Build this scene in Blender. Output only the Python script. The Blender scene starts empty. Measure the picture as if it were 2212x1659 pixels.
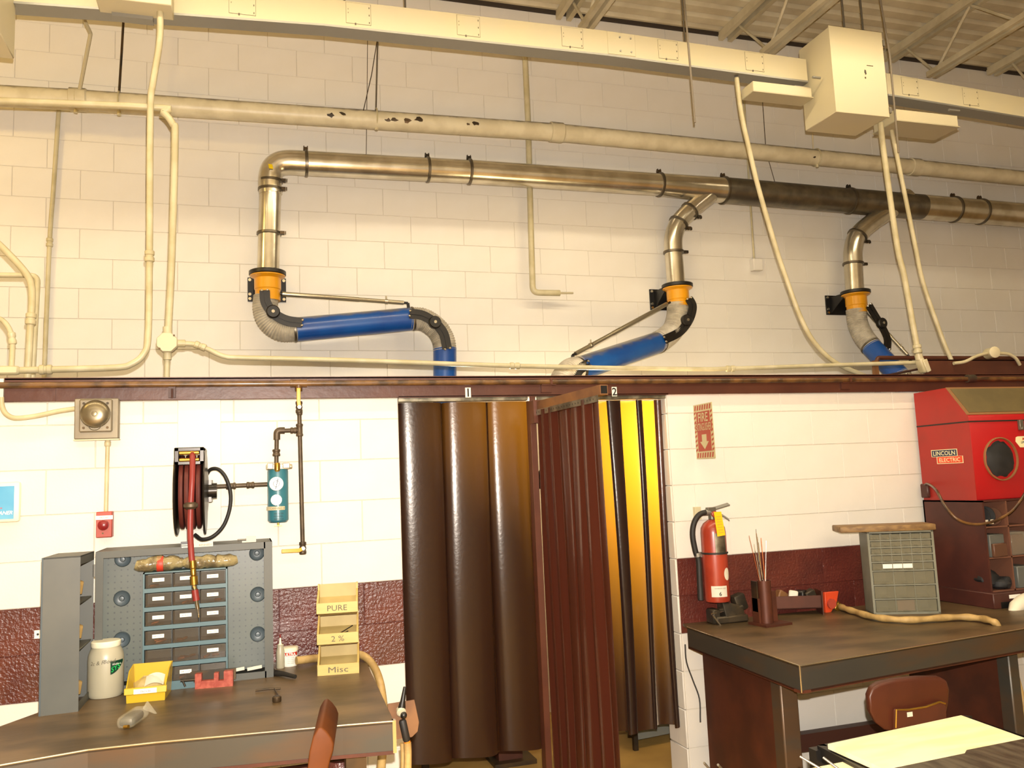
import bpy, bmesh, math, random
from mathutils import Vector, Matrix
random.seed(7)
sc = bpy.context.scene
COL = sc.collection
V = Vector
PI = math.pi

# ------------------------------------------------------------------ camera
# world: X along the wall to the right, Y into the wall, Z up, floor at Z = 0
FPX = 1836.3
EYE = V((0, 0, 1.684))
YF, YB = 4.3375, 6.1033            # faces of the booth front wall and of the building's rear wall
yaw, pitch, roll = .3048, .1147, -.0430
CF = V((math.sin(yaw)*math.cos(pitch), math.cos(yaw)*math.cos(pitch), math.sin(pitch)))
r0 = V((math.cos(yaw), -math.sin(yaw), 0)); u0 = r0.cross(CF)
CR = math.cos(roll)*r0 + math.sin(roll)*u0
CU = math.cos(roll)*u0 - math.sin(roll)*r0
cam = bpy.data.cameras.new('camera'); cam.sensor_width = 36; cam.lens = 36*FPX/2212
cam.clip_start = .05; cam.clip_end = 60
co = bpy.data.objects.new('camera', cam); COL.objects.link(co)
co.matrix_world = Matrix(((CR.x, CU.x, -CF.x, EYE.x), (CR.y, CU.y, -CF.y, EYE.y), (CR.z, CU.z, -CF.z, EYE.z), (0, 0, 0, 1)))
sc.camera = co

# ------------------------------------------------------------------ light
w = bpy.data.worlds.new('world'); sc.world = w; w.use_nodes = True
w.node_tree.nodes['Background'].inputs[0].default_value = (1, .9, .75, 1)
w.node_tree.nodes['Background'].inputs[1].default_value = .03
def lamp(name, kind, loc, power, col, rot=None, size=.3, sizey=None, spread=None, radius=.02):
    l = bpy.data.lights.new(name, kind); l.energy = power; l.color = col
    if kind == 'AREA':
        l.size = size
        if sizey: l.shape = 'RECTANGLE'; l.size_y = sizey
        if spread: l.spread = math.radians(spread)
    else:
        l.shadow_soft_size = radius
    o = bpy.data.objects.new(name, l); COL.objects.link(o); o.location = loc
    if rot: o.rotation_euler = rot
    return o
# the camera's own flash, a little above the lens
lamp('camera_flash', 'POINT', EYE + .105*CU + .02*CR, 436, (1, .92, .82), radius=.012)
# unseen light rows: front inferred from the rear-wall cut-off, back two added as fill; skirts (built below) shaped to cut the light off sideways
ROWS = ((3.2, -3.6, 5.4, 50, (1, .85, .60)), (-.9, -4, 6, 52, (1, .86, .62)), (-4.8, -4, 6, 52, (1, .86, .62)))
for y, x0, x1, pw, cl in ROWS:
    for s in (-1, 1):
        lamp('strip_and_fill_light', 'AREA', ((x0+x1)/2, y, 4.95), pw, cl, rot=(math.radians(48*s), 0, 0), size=x1-x0, sizey=.05)
# amber sodium lamp beyond the left frame edge
lamp('sodium_lamp', 'AREA', (-3.3, 3.7, 4.6), 22, (1, .68, .2), rot=(math.radians(40), math.radians(-10), 0), size=.35)
sc.view_settings.view_transform = 'Standard'; sc.view_settings.look = 'None'
sc.view_settings.exposure = 1.16; sc.view_settings.gamma = 1
sc.view_settings.use_curve_mapping = False
try:
    sc.cycles.use_denoising = True; sc.cycles.max_bounces = 5; sc.cycles.diffuse_bounces = 3; sc.cycles.glossy_bounces = 3; sc.cycles.transmission_bounces = 3; sc.cycles.adaptive_threshold = .07; sc.cycles.transparent_max_bounces = 16
    sc.cycles.sample_clamp_indirect = 6; sc.cycles.caustics_reflective = False; sc.cycles.caustics_refractive = False
except Exception: pass

# ------------------------------------------------------------------ helpers
def ray(x, y): return (x-1106)/FPX*CR - (y-829.5)/FPX*CU + CF
def P(x, y, Y): v = ray(x, y); return EYE + v*(Y/v.y)           # point of the place at depth Y
def PZ(x, y, Z): v = ray(x, y); return EYE + v*((Z-EYE.z)/v.z)  # point of the place at height Z
def lerp(a, b, t): return a + (b-a)*t
def srgb(h):
    h = h.lstrip('#'); c = [int(h[i:i+2], 16)/255 for i in (0, 2, 4)]
    return tuple(x/12.92 if x <= .04045 else ((x+.055)/1.055)**2.4 for x in c)

MATS = {}
def mat(name, col, rough=.5, metal=0, col2=None, nscale=6, ndetail=4, bump=None, coat=0, spec=None,
        trans=0, alpha=1, stretch=None, lo=.4, hi=.6, sub=None, ior=None, emit=None):
    m = bpy.data.materials.new(name); m.use_nodes = True; nt = m.node_tree; N = nt.nodes; L = nt.links
    b = N['Principled BSDF']
    c = srgb(col) if isinstance(col, str) else col
    b.inputs['Base Color'].default_value = (*c, 1); b.inputs['Roughness'].default_value = rough
    b.inputs['Metallic'].default_value = metal
    if coat: b.inputs['Coat Weight'].default_value = coat; b.inputs['Coat Roughness'].default_value = .12
    if spec is not None: b.inputs['Specular IOR Level'].default_value = spec
    if trans: b.inputs['Transmission Weight'].default_value = trans
    if ior: b.inputs['IOR'].default_value = ior
    if alpha < 1: b.inputs['Alpha'].default_value = alpha
    if sub: b.inputs['Subsurface Weight'].default_value = sub; b.inputs['Subsurface Radius'].default_value = (.02, .02, .015)
    tc = None
    def coords():
        nonlocal tc
        if tc is None:
            t = N.new('ShaderNodeTexCoord'); mp = N.new('ShaderNodeMapping')
            L.new(t.outputs['Object'], mp.inputs['Vector'])
            if stretch: mp.inputs['Scale'].default_value = stretch
            tc = mp
        return tc.outputs[0]
    if col2 is not None:
        n = N.new('ShaderNodeTexNoise'); n.inputs['Scale'].default_value = nscale; n.inputs['Detail'].default_value = ndetail
        L.new(coords(), n.inputs['Vector'])
        r = N.new('ShaderNodeValToRGB'); r.color_ramp.elements[0].position = lo; r.color_ramp.elements[1].position = hi
        c2 = srgb(col2) if isinstance(col2, str) else col2
        r.color_ramp.elements[0].color = (*c, 1); r.color_ramp.elements[1].color = (*c2, 1)
        L.new(n.outputs['Fac'], r.inputs['Fac']); L.new(r.outputs['Color'], b.inputs['Base Color'])
    if bump:
        n = N.new('ShaderNodeTexNoise'); n.inputs['Scale'].default_value = bump[0]; n.inputs['Detail'].default_value = 3
        L.new(coords(), n.inputs['Vector'])
        bp = N.new('ShaderNodeBump'); bp.inputs['Strength'].default_value = bump[1]; bp.inputs['Distance'].default_value = bump[2] if len(bump) > 2 else .01
        L.new(n.outputs['Fac'], bp.inputs['Height']); L.new(bp.outputs['Normal'], b.inputs['Normal'])
    MATS[name] = m
    return m

M = MATS
mat('wall_paint', '#d9d4cb', .55, bump=(90, .2, .003), col2='#d4cec2', nscale=1.5)
mat('mortar', '#cdc5b7', .8)
mat('wall_panel', '#d9d3c6', .5)
mat('maroon_block', '#5e2a22', .3, bump=(70, .9, .006), coat=.5, col2='#4b201c', nscale=3)
mat('maroon_mortar', '#33120f', .6)
mat('floor_concrete', '#b8934f', .6, col2='#a07f42', nscale=2.2, bump=(30, .1))
mat('deck', '#d2c6a8', .5, col2='#bfb294', nscale=3)
mat('deck_edge', '#33291f', .8)
mat('joist', '#cbbfa0', .5, col2='#b8ab8b', nscale=5)
mat('cream_pipe', '#bdb392', .42, col2='#aea37f', nscale=9)
mat('cream_box', '#c2b794', .42, col2='#bfb596', nscale=3)
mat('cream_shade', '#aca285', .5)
mat('steel_grey', '#8f8d86', .4, .6)
mat('dark_steel', '#3a342c', .45, .7, col2='#57452f', nscale=6)
mat('rod_steel', '#6b655a', .4, .5)
mat('rod_dull', '#6e6455', .6)
mat('beam_brown', '#4a2519', .4, col2='#532c1d', nscale=4, coat=.08, bump=(25, .12))
mat('pipe_brown', '#6b4a26', .35, col2='#3b2717', nscale=11, coat=.3)
mat('beam_dark', '#3c1f18', .5)
mat('post_tan', '#7a5330', .5, col2='#5b3a22')
mat('galv', '#dcd6c6', .24, .92, col2='#c4bdaa', nscale=7, bump=(9, .05))
mat('galv_dull', '#a09a88', .38, .9, col2='#6c675a', nscale=12)
mat('galv_dark', '#8d887a', .36, .9, col2='#77726a', nscale=9)
mat('cream_main', '#cdc4a8', .42, col2='#c0b699', nscale=9)
mat('galv_band', '#6d665a', .35, .9)
mat('chrome', '#d2cec2', .12, 1)
mat('black_plastic', '#14110f', .4)
mat('black_metal', '#1b1a1a', .38, .3)
mat('black_rubber', '#1c1916', .6)
mat('arm_blue', '#0d4a92', .32, col2='#0a3f86', nscale=5, coat=.3)
mat('arm_dust', '#6e6a5c', .8)
mat('arm_yellow', '#cf8f0a', .35, coat=.3)
mat('flex_grey', '#b3ab9b', .5, col2='#a29a8a', nscale=20)
mat('rod_alu', '#b3ab95', .28, .9)
mat('bolt', '#d9d6cb', .2, 1)
mat('white_label', '#e9e6da', .5)
mat('ink', '#1b1917', .7)
mat('ink_grey', '#5c5648', .8)
mat('number_plate', '#efe9d8', .5)
mat('red_text', '#b8341f', .5)
mat('bell_grey', '#7d7361', .5, .4, col2='#8a806c', nscale=8)
mat('bell_gong', '#7b7058', .33, .75, col2='#8b826c', nscale=5)
mat('alarm_red', '#a5402f', .45)
mat('button_red', '#7d1a1c', .3)
mat('poster_blue', '#3e8fc0', .5, col2='#6fb3d2', nscale=2)
mat('hose_red', '#5f2a22', .5, col2='#54221b', nscale=8)
mat('hose_bright', '#7c2621', .45)
mat('reel_black', '#2a2521', .3, .5)
mat('iron_pipe', '#4a3f33', .5, .6, col2='#5b4e3e', nscale=14)
mat('frl_blue', '#2f6a78', .38, coat=.3)
mat('frl_head', '#a79d86', .45, .5)
mat('gauge_white', '#f2f0e6', .3)
mat('valve_yellow', '#d69a14', .4)
mat('brass', '#b08a3a', .3, .9)
mat('cabinet_grey', '#4a4a42', .5, col2='#42433d', nscale=4)
mat('cabinet_inner', '#49545a', .4, col2='#434e54', nscale=5)
mat('bin_teal', '#3f5c63', .45)
mat('bin_dark', '#2e2f2d', .6)
mat('drawer_clear', '#5a5044', .12, alpha=.36)
mat('drawer_clear_grey', '#85806b', .15, alpha=.5)
mat('grey_case', '#7d7c6d', .5, col2='#737262', nscale=9)
mat('copper', '#b0623a', .35, .8)
mat('pink_paper', '#c98374', .6)
mat('bag_clear', '#cfc7ae', .1, alpha=.2)
mat('bag_gold', '#a8986a', .12, alpha=.62, col2='#6a5a3d', nscale=26, coat=.8, bump=(45, 1))
mat('paper', '#cfc9b8', .6)
mat('jar_plastic', '#aaa38c', .35, sub=.25)
mat('jar_lid', '#ece4c6', .4)
mat('label_green', '#0d3424', .4)
mat('green_text', '#1fae55', .4)
mat('bin_yellow', '#bf9d1c', .35, coat=.2)
mat('level_red', '#8f3828', .4, col2='#a5503e', nscale=60)
mat('bench_steel', '#6b563a', .42, .25, col2='#4e3f29', nscale=2.5, bump=(12, .08), stretch=(1, 2, 1))
mat('bench_edge', '#4a4740', .4, .45, col2='#5a4634', nscale=2, stretch=(.8, 1, 3), lo=.48, hi=.66)
mat('bench_rust', '#5b2f1e', .5, .3, col2='#4b281b', nscale=5)
mat('bench_shine', '#c9bfa6', .2, .9)
mat('wood_tray', '#c2a763', .5, col2='#b89c57', nscale=4, stretch=(1, 1, 6))
mat('wood_tray_in', '#b19c66', .55, col2='#a48f5a', nscale=5)
mat('leather', '#b3945c', .6, col2='#977a48', nscale=14, bump=(30, .3))
mat('chair_orange', '#5f300b', .6, col2='#542a09', nscale=6, spec=.25)
mat('chair_brown', '#4a2213', .4, col2='#421d10', nscale=6)
mat('ext_red', '#a03a25', .34, coat=.25, col2='#8f311e', nscale=6)
mat('tag_yellow', '#f2b411', .45)
mat('sign_red', '#9d3f2b', .5)
mat('sign_cream', '#b8ae85', .5)
mat('plank', '#86683d', .6, col2='#6a4e2c', nscale=5, stretch=(1, 8, 8))
mat('cabinet_red', '#a30f14', .4, coat=.08, col2='#9b1116', nscale=2)
mat('cabinet_red_side', '#98241d', .45, col2='#8f261e', nscale=5)
mat('window_dusty', '#655838', .5, col2='#5b5034', nscale=6)
mat('frame_rust', '#87603c', .5)
mat('shelf_brown', '#4a241c', .5, col2='#3f1f19', nscale=6)
mat('logo_navy', '#2b2f45', .4)
mat('logo_cream', '#e6ddae', .4)
mat('logo_red', '#d2411f', .4)
mat('cloth_black', '#151516', .7, col2='#222224', nscale=9)
mat('box_grey', '#5c5d58', .5)
mat('box_brown', '#5a3c2c', .5)
mat('board_white', '#efe2b8', .55, col2='#e8d6a4', nscale=3, stretch=(1, 5, 1))
mat('plate_dark', '#4d463a', .4, .6, col2='#6f6857', nscale=5, stretch=(6, 1, 1))
mat('orange_ring', '#d9781e', .5)
mat('clamp_iron', '#3b352c', .45, .6, col2='#514636', nscale=12)
mat('magnet_orange', '#c8431f', .45)
mat('rag_white', '#d8d0bb', .7)
mat('booth_wall', '#6b4636', .5)
mat('booth_grey', '#6a6c66', .45)
mat('yellow_sticker', '#e8c80a', .5)

def pegboard():
    m = mat('pegboard', '#50564f', .4, col2='#484e4b', nscale=4); nt = m.node_tree; N, L = nt.nodes, nt.links
    b = N['Principled BSDF']; src = b.inputs['Base Color'].links[0].from_socket
    t = N.new('ShaderNodeTexCoord'); s = N.new('ShaderNodeSeparateXYZ'); L.new(t.outputs['Object'], s.inputs[0])
    def frac(out):
        a = N.new('ShaderNodeMath'); a.operation = 'MULTIPLY'; a.inputs[1].default_value = 1/.0254; L.new(out, a.inputs[0])
        f = N.new('ShaderNodeMath'); f.operation = 'FRACT'; L.new(a.outputs[0], f.inputs[0])
        d = N.new('ShaderNodeMath'); d.operation = 'SUBTRACT'; d.inputs[1].default_value = .5; L.new(f.outputs[0], d.inputs[0])
        q = N.new('ShaderNodeMath'); q.operation = 'MULTIPLY'; L.new(d.outputs[0], q.inputs[0]); L.new(d.outputs[0], q.inputs[1])
        return q.outputs[0]
    ad = N.new('ShaderNodeMath'); L.new(frac(s.outputs['X']), ad.inputs[0]); L.new(frac(s.outputs['Z']), ad.inputs[1])
    lt = N.new('ShaderNodeMath'); lt.operation = 'LESS_THAN'; lt.inputs[1].default_value = .018; L.new(ad.outputs[0], lt.inputs[0])
    mx = N.new('ShaderNodeMix'); mx.data_type = 'RGBA'; L.new(lt.outputs[0], mx.inputs[0]); L.new(src, mx.inputs[6])
    mx.inputs[7].default_value = (.035, .04, .045, 1); L.new(mx.outputs[2], b.inputs['Base Color'])
pegboard()

def dusty(name, base, dust, lo=.25, hi=.8, patches=False):
    """paint with soot settled on whatever faces up; optional bare patches"""
    m = M[base].copy(); m.name = name; nt = m.node_tree; N, L = nt.nodes, nt.links; b = N['Principled BSDF']
    src = b.inputs['Base Color'].links[0].from_socket
    g = N.new('ShaderNodeNewGeometry'); s = N.new('ShaderNodeSeparateXYZ'); L.new(g.outputs['Normal'], s.inputs[0])
    n = N.new('ShaderNodeTexNoise'); n.inputs['Scale'].default_value = 14; n.inputs['Detail'].default_value = 5
    t = N.new('ShaderNodeTexCoord'); L.new(t.outputs['Object'], n.inputs['Vector'])
    a = N.new('ShaderNodeMath'); a.operation = 'MULTIPLY_ADD'; a.inputs[1].default_value = .7; a.inputs[2].default_value = -.35
    L.new(n.outputs['Fac'], a.inputs[0])
    d = N.new('ShaderNodeMath'); L.new(a.outputs[0], d.inputs[0]); L.new(s.outputs['Z'], d.inputs[1])
    mr = N.new('ShaderNodeMapRange'); mr.inputs[1].default_value = lo; mr.inputs[2].default_value = hi; L.new(d.outputs[0], mr.inputs[0])
    mx = N.new('ShaderNodeMix'); mx.data_type = 'RGBA'; L.new(mr.outputs[0], mx.inputs[0]); L.new(src, mx.inputs[6])
    mx.inputs[7].default_value = (*srgb(dust), 1); L.new(mx.outputs[2], b.inputs['Base Color'])
    M[name] = m
dusty('cream_pipe_sooty', 'cream_main', '#4c4140', .5, .95)
dusty('galv_sooty', 'galv_dark', '#4f4a44', .3, .95)
dusty('arm_blue_dusty', 'arm_blue', '#6d685c', .62, 1.0)

def curtain_mat(name, dark, amber, f, gl=1.6):
    m = bpy.data.materials.new(name); m.use_nodes = True; nt = m.node_tree; N, L = nt.nodes, nt.links
    for n in list(N): N.remove(n)
    o = N.new('ShaderNodeOutputMaterial')
    d = N.new('ShaderNodeBsdfDiffuse'); d.inputs[0].default_value = (*srgb(dark), 1)
    t = N.new('ShaderNodeBsdfTranslucent'); t.inputs[0].default_value = (*amber, 1)
    g = N.new('ShaderNodeBsdfGlossy'); g.inputs['Roughness'].default_value = .24; g.inputs[0].default_value = (1, .95, .9, 1)
    a = N.new('ShaderNodeMixShader'); a.inputs[0].default_value = f; L.new(d.outputs[0], a.inputs[1]); L.new(t.outputs[0], a.inputs[2])
    fr = N.new('ShaderNodeFresnel'); fr.inputs[0].default_value = 1.45
    n = N.new('ShaderNodeTexNoise'); n.inputs['Scale'].default_value = 60; n.inputs['Detail'].default_value = 3
    bp = N.new('ShaderNodeBump'); bp.inputs['Strength'].default_value = .12; bp.inputs['Distance'].default_value = .004
    tc = N.new('ShaderNodeTexCoord'); L.new(tc.outputs['Object'], n.inputs['Vector']); L.new(n.outputs['Fac'], bp.inputs['Height'])
    L.new(bp.outputs[0], g.inputs['Normal'])
    c = N.new('ShaderNodeMixShader'); ga = N.new('ShaderNodeMath'); ga.operation = 'MULTIPLY'; ga.inputs[1].default_value = gl; L.new(fr.outputs[0], ga.inputs[0]); L.new(ga.outputs[0], c.inputs[0]); L.new(a.outputs[0], c.inputs[1]); L.new(g.outputs[0], c.inputs[2])
    L.new(c.outputs[0], o.inputs[0]); M[name] = m
curtain_mat('curtain_bronze', '#241713', (.95, .42, .02), .13, .9)
curtain_mat('curtain_red', '#3c1c14', (.5, .14, .03), .1, .12)

def basis(d):
    d = V(d).normalized(); a = V((0, 0, 1)) if abs(d.z) < .9 else V((1, 0, 0))
    x = a.cross(d).normalized(); return x, d.cross(x), d
def rotz(a): return Matrix.Rotation(a, 3, 'Z')

class MB:
    def __init__(s): s.v = []; s.f = []
    def add(s, vs, fs):
        k = len(s.v); s.v += [V(p) for p in vs]; s.f += [tuple(i+k for i in f) for f in fs]; return s
    def box(s, c, d, R=None):
        c = V(c); pts = []
        for z in (-.5, .5):
            for y in (-.5, .5):
                for x in (-.5, .5):
                    q = V((x*d[0], y*d[1], z*d[2])); pts.append(c + (R @ q if R else q))
        return s.add(pts, [(0, 2, 3, 1), (4, 5, 7, 6), (0, 1, 5, 4), (2, 6, 7, 3), (0, 4, 6, 2), (1, 3, 7, 5)])
    def bb(s, a, b):
        a, b = V(a), V(b); return s.box((a+b)/2, (abs(b.x-a.x), abs(b.y-a.y), abs(b.z-a.z)))
    def hexa(s, p):   # 8 points: bottom loop of 4, top loop of 4
        return s.add(p, [(3, 2, 1, 0), (4, 5, 6, 7), (0, 1, 5, 4), (1, 2, 6, 5), (2, 3, 7, 6), (3, 0, 4, 7)])
    def prism(s, pts, vec):
        n = len(pts); vec = V(vec); pts = [V(p) for p in pts]
        return s.add(pts + [p+vec for p in pts], [tuple(range(n))[::-1], tuple(range(n, 2*n))] + [(i, (i+1) % n, n+(i+1) % n, n+i) for i in range(n)])
    def lathe(s, o, ax, prof, seg=20):
        x, y, d = basis(ax); o = V(o); vs = []; fs = []
        for r, h in prof:
            for i in range(seg):
                a = 2*PI*i/seg; vs.append(o + d*h + (x*math.cos(a) + y*math.sin(a))*max(r, 1e-5))
        for j in range(len(prof)-1):
            for i in range(seg):
                a, b = j*seg+i, j*seg+(i+1) % seg; fs.append((a, b, b+seg, a+seg))
        fs.append(tuple(range(seg))[::-1]); k = (len(prof)-1)*seg; fs.append(tuple(range(k, k+seg)))
        return s.add(vs, fs)
    def cyl(s, a, b, r, r2=None, seg=16):
        a, b = V(a), V(b); return s.lathe(a, b-a, [(r, 0), (r if r2 is None else r2, (b-a).length)], seg)
    def tube(s, pts, r, seg=10, radii=None):
        pts = [V(p) for p in pts]; n = len(pts); vs = []; fs = []; x = None
        for i, p in enumerate(pts):
            t = (pts[min(i+1, n-1)] - pts[max(i-1, 0)]).normalized()
            if x is None: x = basis(t)[0]
            x = (x - t*x.dot(t)).normalized(); y = t.cross(x); rr = radii[i] if radii else r
            for k in range(seg):
                a = 2*PI*k/seg; vs.append(p + (x*math.cos(a) + y*math.sin(a))*rr)
        for j in range(n-1):
            for k in range(seg):
                a, b = j*seg+k, j*seg+(k+1) % seg; fs.append((a, b, b+seg, a+seg))
        fs.append(tuple(range(seg))[::-1]); fs.append(tuple(range((n-1)*seg, n*seg)))
        return s.add(vs, fs)
    def sweep(s, pts, wd, th, nrm):
        """flat bar: width lies across the path in the plane facing nrm, thickness along nrm"""
        pts = [V(p) for p in pts]; n = len(pts); nrm = V(nrm).normalized(); vs = []; fs = []
        for i, p in enumerate(pts):
            t = (pts[min(i+1, n-1)] - pts[max(i-1, 0)]).normalized(); x = t.cross(nrm).normalized()
            for a, b in ((-.5, -.5), (.5, -.5), (.5, .5), (-.5, .5)): vs.append(p + x*wd*a + nrm*th*b)
        for j in range(n-1):
            for k in range(4):
                a, b = j*4+k, j*4+(k+1) % 4; fs.append((a, b, b+4, a+4))
        fs.append((3, 2, 1, 0)); fs.append(tuple(range((n-1)*4, n*4))); return s.add(vs, fs)
    def ell(s, c, rad, R=None, nu=16, nv=10, jit=0):
        c = V(c); vs = []; fs = []
        for j in range(1, nv):
            th = PI*j/nv
            for i in range(nu):
                a = 2*PI*i/nu; k = 1 + (random.uniform(-jit, jit) if jit else 0)
                q = V((rad[0]*math.sin(th)*math.cos(a)*k, rad[1]*math.sin(th)*math.sin(a)*k, rad[2]*math.cos(th)*k)); vs.append(c + (R @ q if R else q))
        t = V((0, 0, rad[2])); t = R @ t if R else t; vs += [c+t, c-t]; k = (nv-1)*nu
        for j in range(nv-2):
            for i in range(nu):
                a, b = j*nu+i, j*nu+(i+1) % nu; fs.append((a, a+nu, b+nu, b))
        for i in range(nu):
            fs.append((k, i, (i+1) % nu)); q = (nv-2)*nu; fs.append((k+1, q+(i+1) % nu, q+i))
        return s.add(vs, fs)
    def grid(s, fn, nu, nv):
        vs = [fn(i/nu, j/nv) for j in range(nv+1) for i in range(nu+1)]
        return s.add(vs, [(j*(nu+1)+i, j*(nu+1)+i+1, (j+1)*(nu+1)+i+1, (j+1)*(nu+1)+i) for j in range(nv) for i in range(nu)])
    def build(s, name, material, parent=None, bevel=0, smooth=True, angle=38, label=None, seg=1):
        o0 = V((0, 0, 0)); p = parent
        while p is not None: o0 += p.location; p = p.parent
        if parent is None:      # a thing of one mesh: its origin at its base
            lo = V((min(v.x for v in s.v), min(v.y for v in s.v), min(v.z for v in s.v))); hi = V((max(v.x for v in s.v), max(v.y for v in s.v), lo.z)); o0 = (lo+hi)/2
        me = bpy.data.meshes.new(name); me.from_pydata([v-o0 for v in s.v], [], s.f)
        bm = bmesh.new(); bm.from_mesh(me); bmesh.ops.recalc_face_normals(bm, faces=bm.faces)
        if bevel:
            es = [e for e in bm.edges if len(e.link_faces) == 2 and e.calc_face_angle(0) > .6]
            bmesh.ops.bevel(bm, geom=es, offset=bevel, segments=seg, affect='EDGES', profile=.5, clamp_overlap=True)
        bm.to_mesh(me); bm.free()
        if smooth:
            me.shade_smooth(); me.set_sharp_from_angle(angle=math.radians(angle))
        me.materials.append(M[material] if isinstance(material, str) else material)
        o = bpy.data.objects.new(name, me); COL.objects.link(o)
        if parent is None: o.location = o0
        else: o.parent = parent
        if label: o['label'] = label
        return o

def thing(name, label, cat, loc=(0, 0, 0), group=None, kind=None):
    o = bpy.data.objects.new(name, None); COL.objects.link(o); o.location = loc; o.empty_display_size = .05
    return tag(o, label, cat, group, kind)
def tag(o, label, cat=None, group=None, kind=None):
    if label: o['label'] = label
    if cat: o['category'] = cat
    if group: o['group'] = group
    if kind: o['kind'] = kind
    return o
def part(parent, name, material, fn, **k):
    m = MB(); fn(m); return m.build(name, material, parent, **k)

def fillet(pts, r, n=6):
    pts = [V(p) for p in pts]; out = [pts[0]]
    for a, b, c in zip(pts, pts[1:], pts[2:]):
        d1, d2 = (a-b), (c-b); l = min(r, d1.length*.49, d2.length*.49); p, q = b+d1.normalized()*l, b+d2.normalized()*l
        for i in range(n+1):
            t = i/n; out.append(p*(1-t)**2 + b*2*t*(1-t) + q*t*t)
    out.append(pts[-1]); return out
def spline(pts, n=8):
    pts = [V(p) for p in pts]; q = [pts[0]*2-pts[1]] + pts + [pts[-1]*2-pts[-2]]; out = []
    for i in range(1, len(q)-2):
        a, b, c, d = q[i-1:i+3]
        for k in range(n):
            t = k/n; out.append(.5*((2*b) + (c-a)*t + (2*a-5*b+4*c-d)*t*t + (3*b-a-3*c+d)*t**3))
    out.append(pts[-1]); return out

def text(s, parent, origin, right, up, height, material, width=None, name='lettering', depth=.0008, bold=0, shear=0):
    """flat print as thin mesh, centred on origin; right/up span its plane"""
    cu = bpy.data.curves.new('t', 'FONT'); cu.body = s; cu.size = 1; cu.resolution_u = 2; cu.align_x = 'CENTER'; cu.align_y = 'CENTER'
    cu.offset = bold; cu.shear = shear
    ob = bpy.data.objects.new('t', cu); me = bpy.data.meshes.new_from_object(ob); bpy.data.objects.remove(ob)
    xs = [v.co.x for v in me.vertices]; ys = [v.co.y for v in me.vertices]
    if not xs: return None
    sx = height/max(max(ys)-min(ys), 1e-3); wd = (max(xs)-min(xs))
    kx = (width/wd) if width else sx; cx, cy = (max(xs)+min(xs))/2, (max(ys)+min(ys))/2
    R_, U_ = V(right).normalized(), V(up).normalized(); nrm = R_.cross(U_)
    o0 = V((0, 0, 0)); p = parent
    while p is not None: o0 += p.location; p = p.parent
    for v in me.vertices: v.co = V(origin) + R_*(v.co.x-cx)*kx + U_*(v.co.y-cy)*sx + nrm*depth - o0
    me.materials.clear(); me.materials.append(M[material]); me.name = name
    o = bpy.data.objects.new(name, me); COL.objects.link(o); o.parent = parent
    return o
RX, UZ, FY = V((1, 0, 0)), V((0, 0, 1)), V((0, -1, 0))
def PX(x, y, X): v = ray(x, y); return EYE + v*(X/v.x)

# ================================================================== the room
B = .2032
tag(part(None, 'floor', 'floor_concrete', lambda m: m.bb((-7, -7, -.1), (13, YB+.2, 0))), 'beige concrete shop floor', kind='structure')
def deck_(m):
    prof = []; y = -7.0
    while y < YB+.2:
        prof += [(y, 5.475), (y+.085, 5.475), (y+.1, 5.52), (y+.135, 5.52), (y+.15, 5.475)]; y += .15
    prof = [q for i, q in enumerate(prof) if i == 0 or q != prof[i-1]]
    n = len(prof); vs = [V((-7, a, b)) for a, b in prof] + [V((13, a, b)) for a, b in prof]
    m.add(vs, [(i, i+1, n+i+1, n+i) for i in range(n-1)])
tag(part(None, 'ceiling', 'deck', deck_, smooth=False), 'ribbed metal roof deck painted grey beige', kind='structure')
for nm, a, b in (('wall_left', (-7.2, -7, 0), (-7, YB, 5.6)), ('wall_right', (13, -7, 0), (13.2, YB, 5.6)), ('wall_rear', (-7, -7.2, 0), (13, -7, 5.6))):
    tag(part(None, nm, 'wall_panel', lambda m: m.bb(a, b)), 'cream painted side of the shop', kind='structure')

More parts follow.
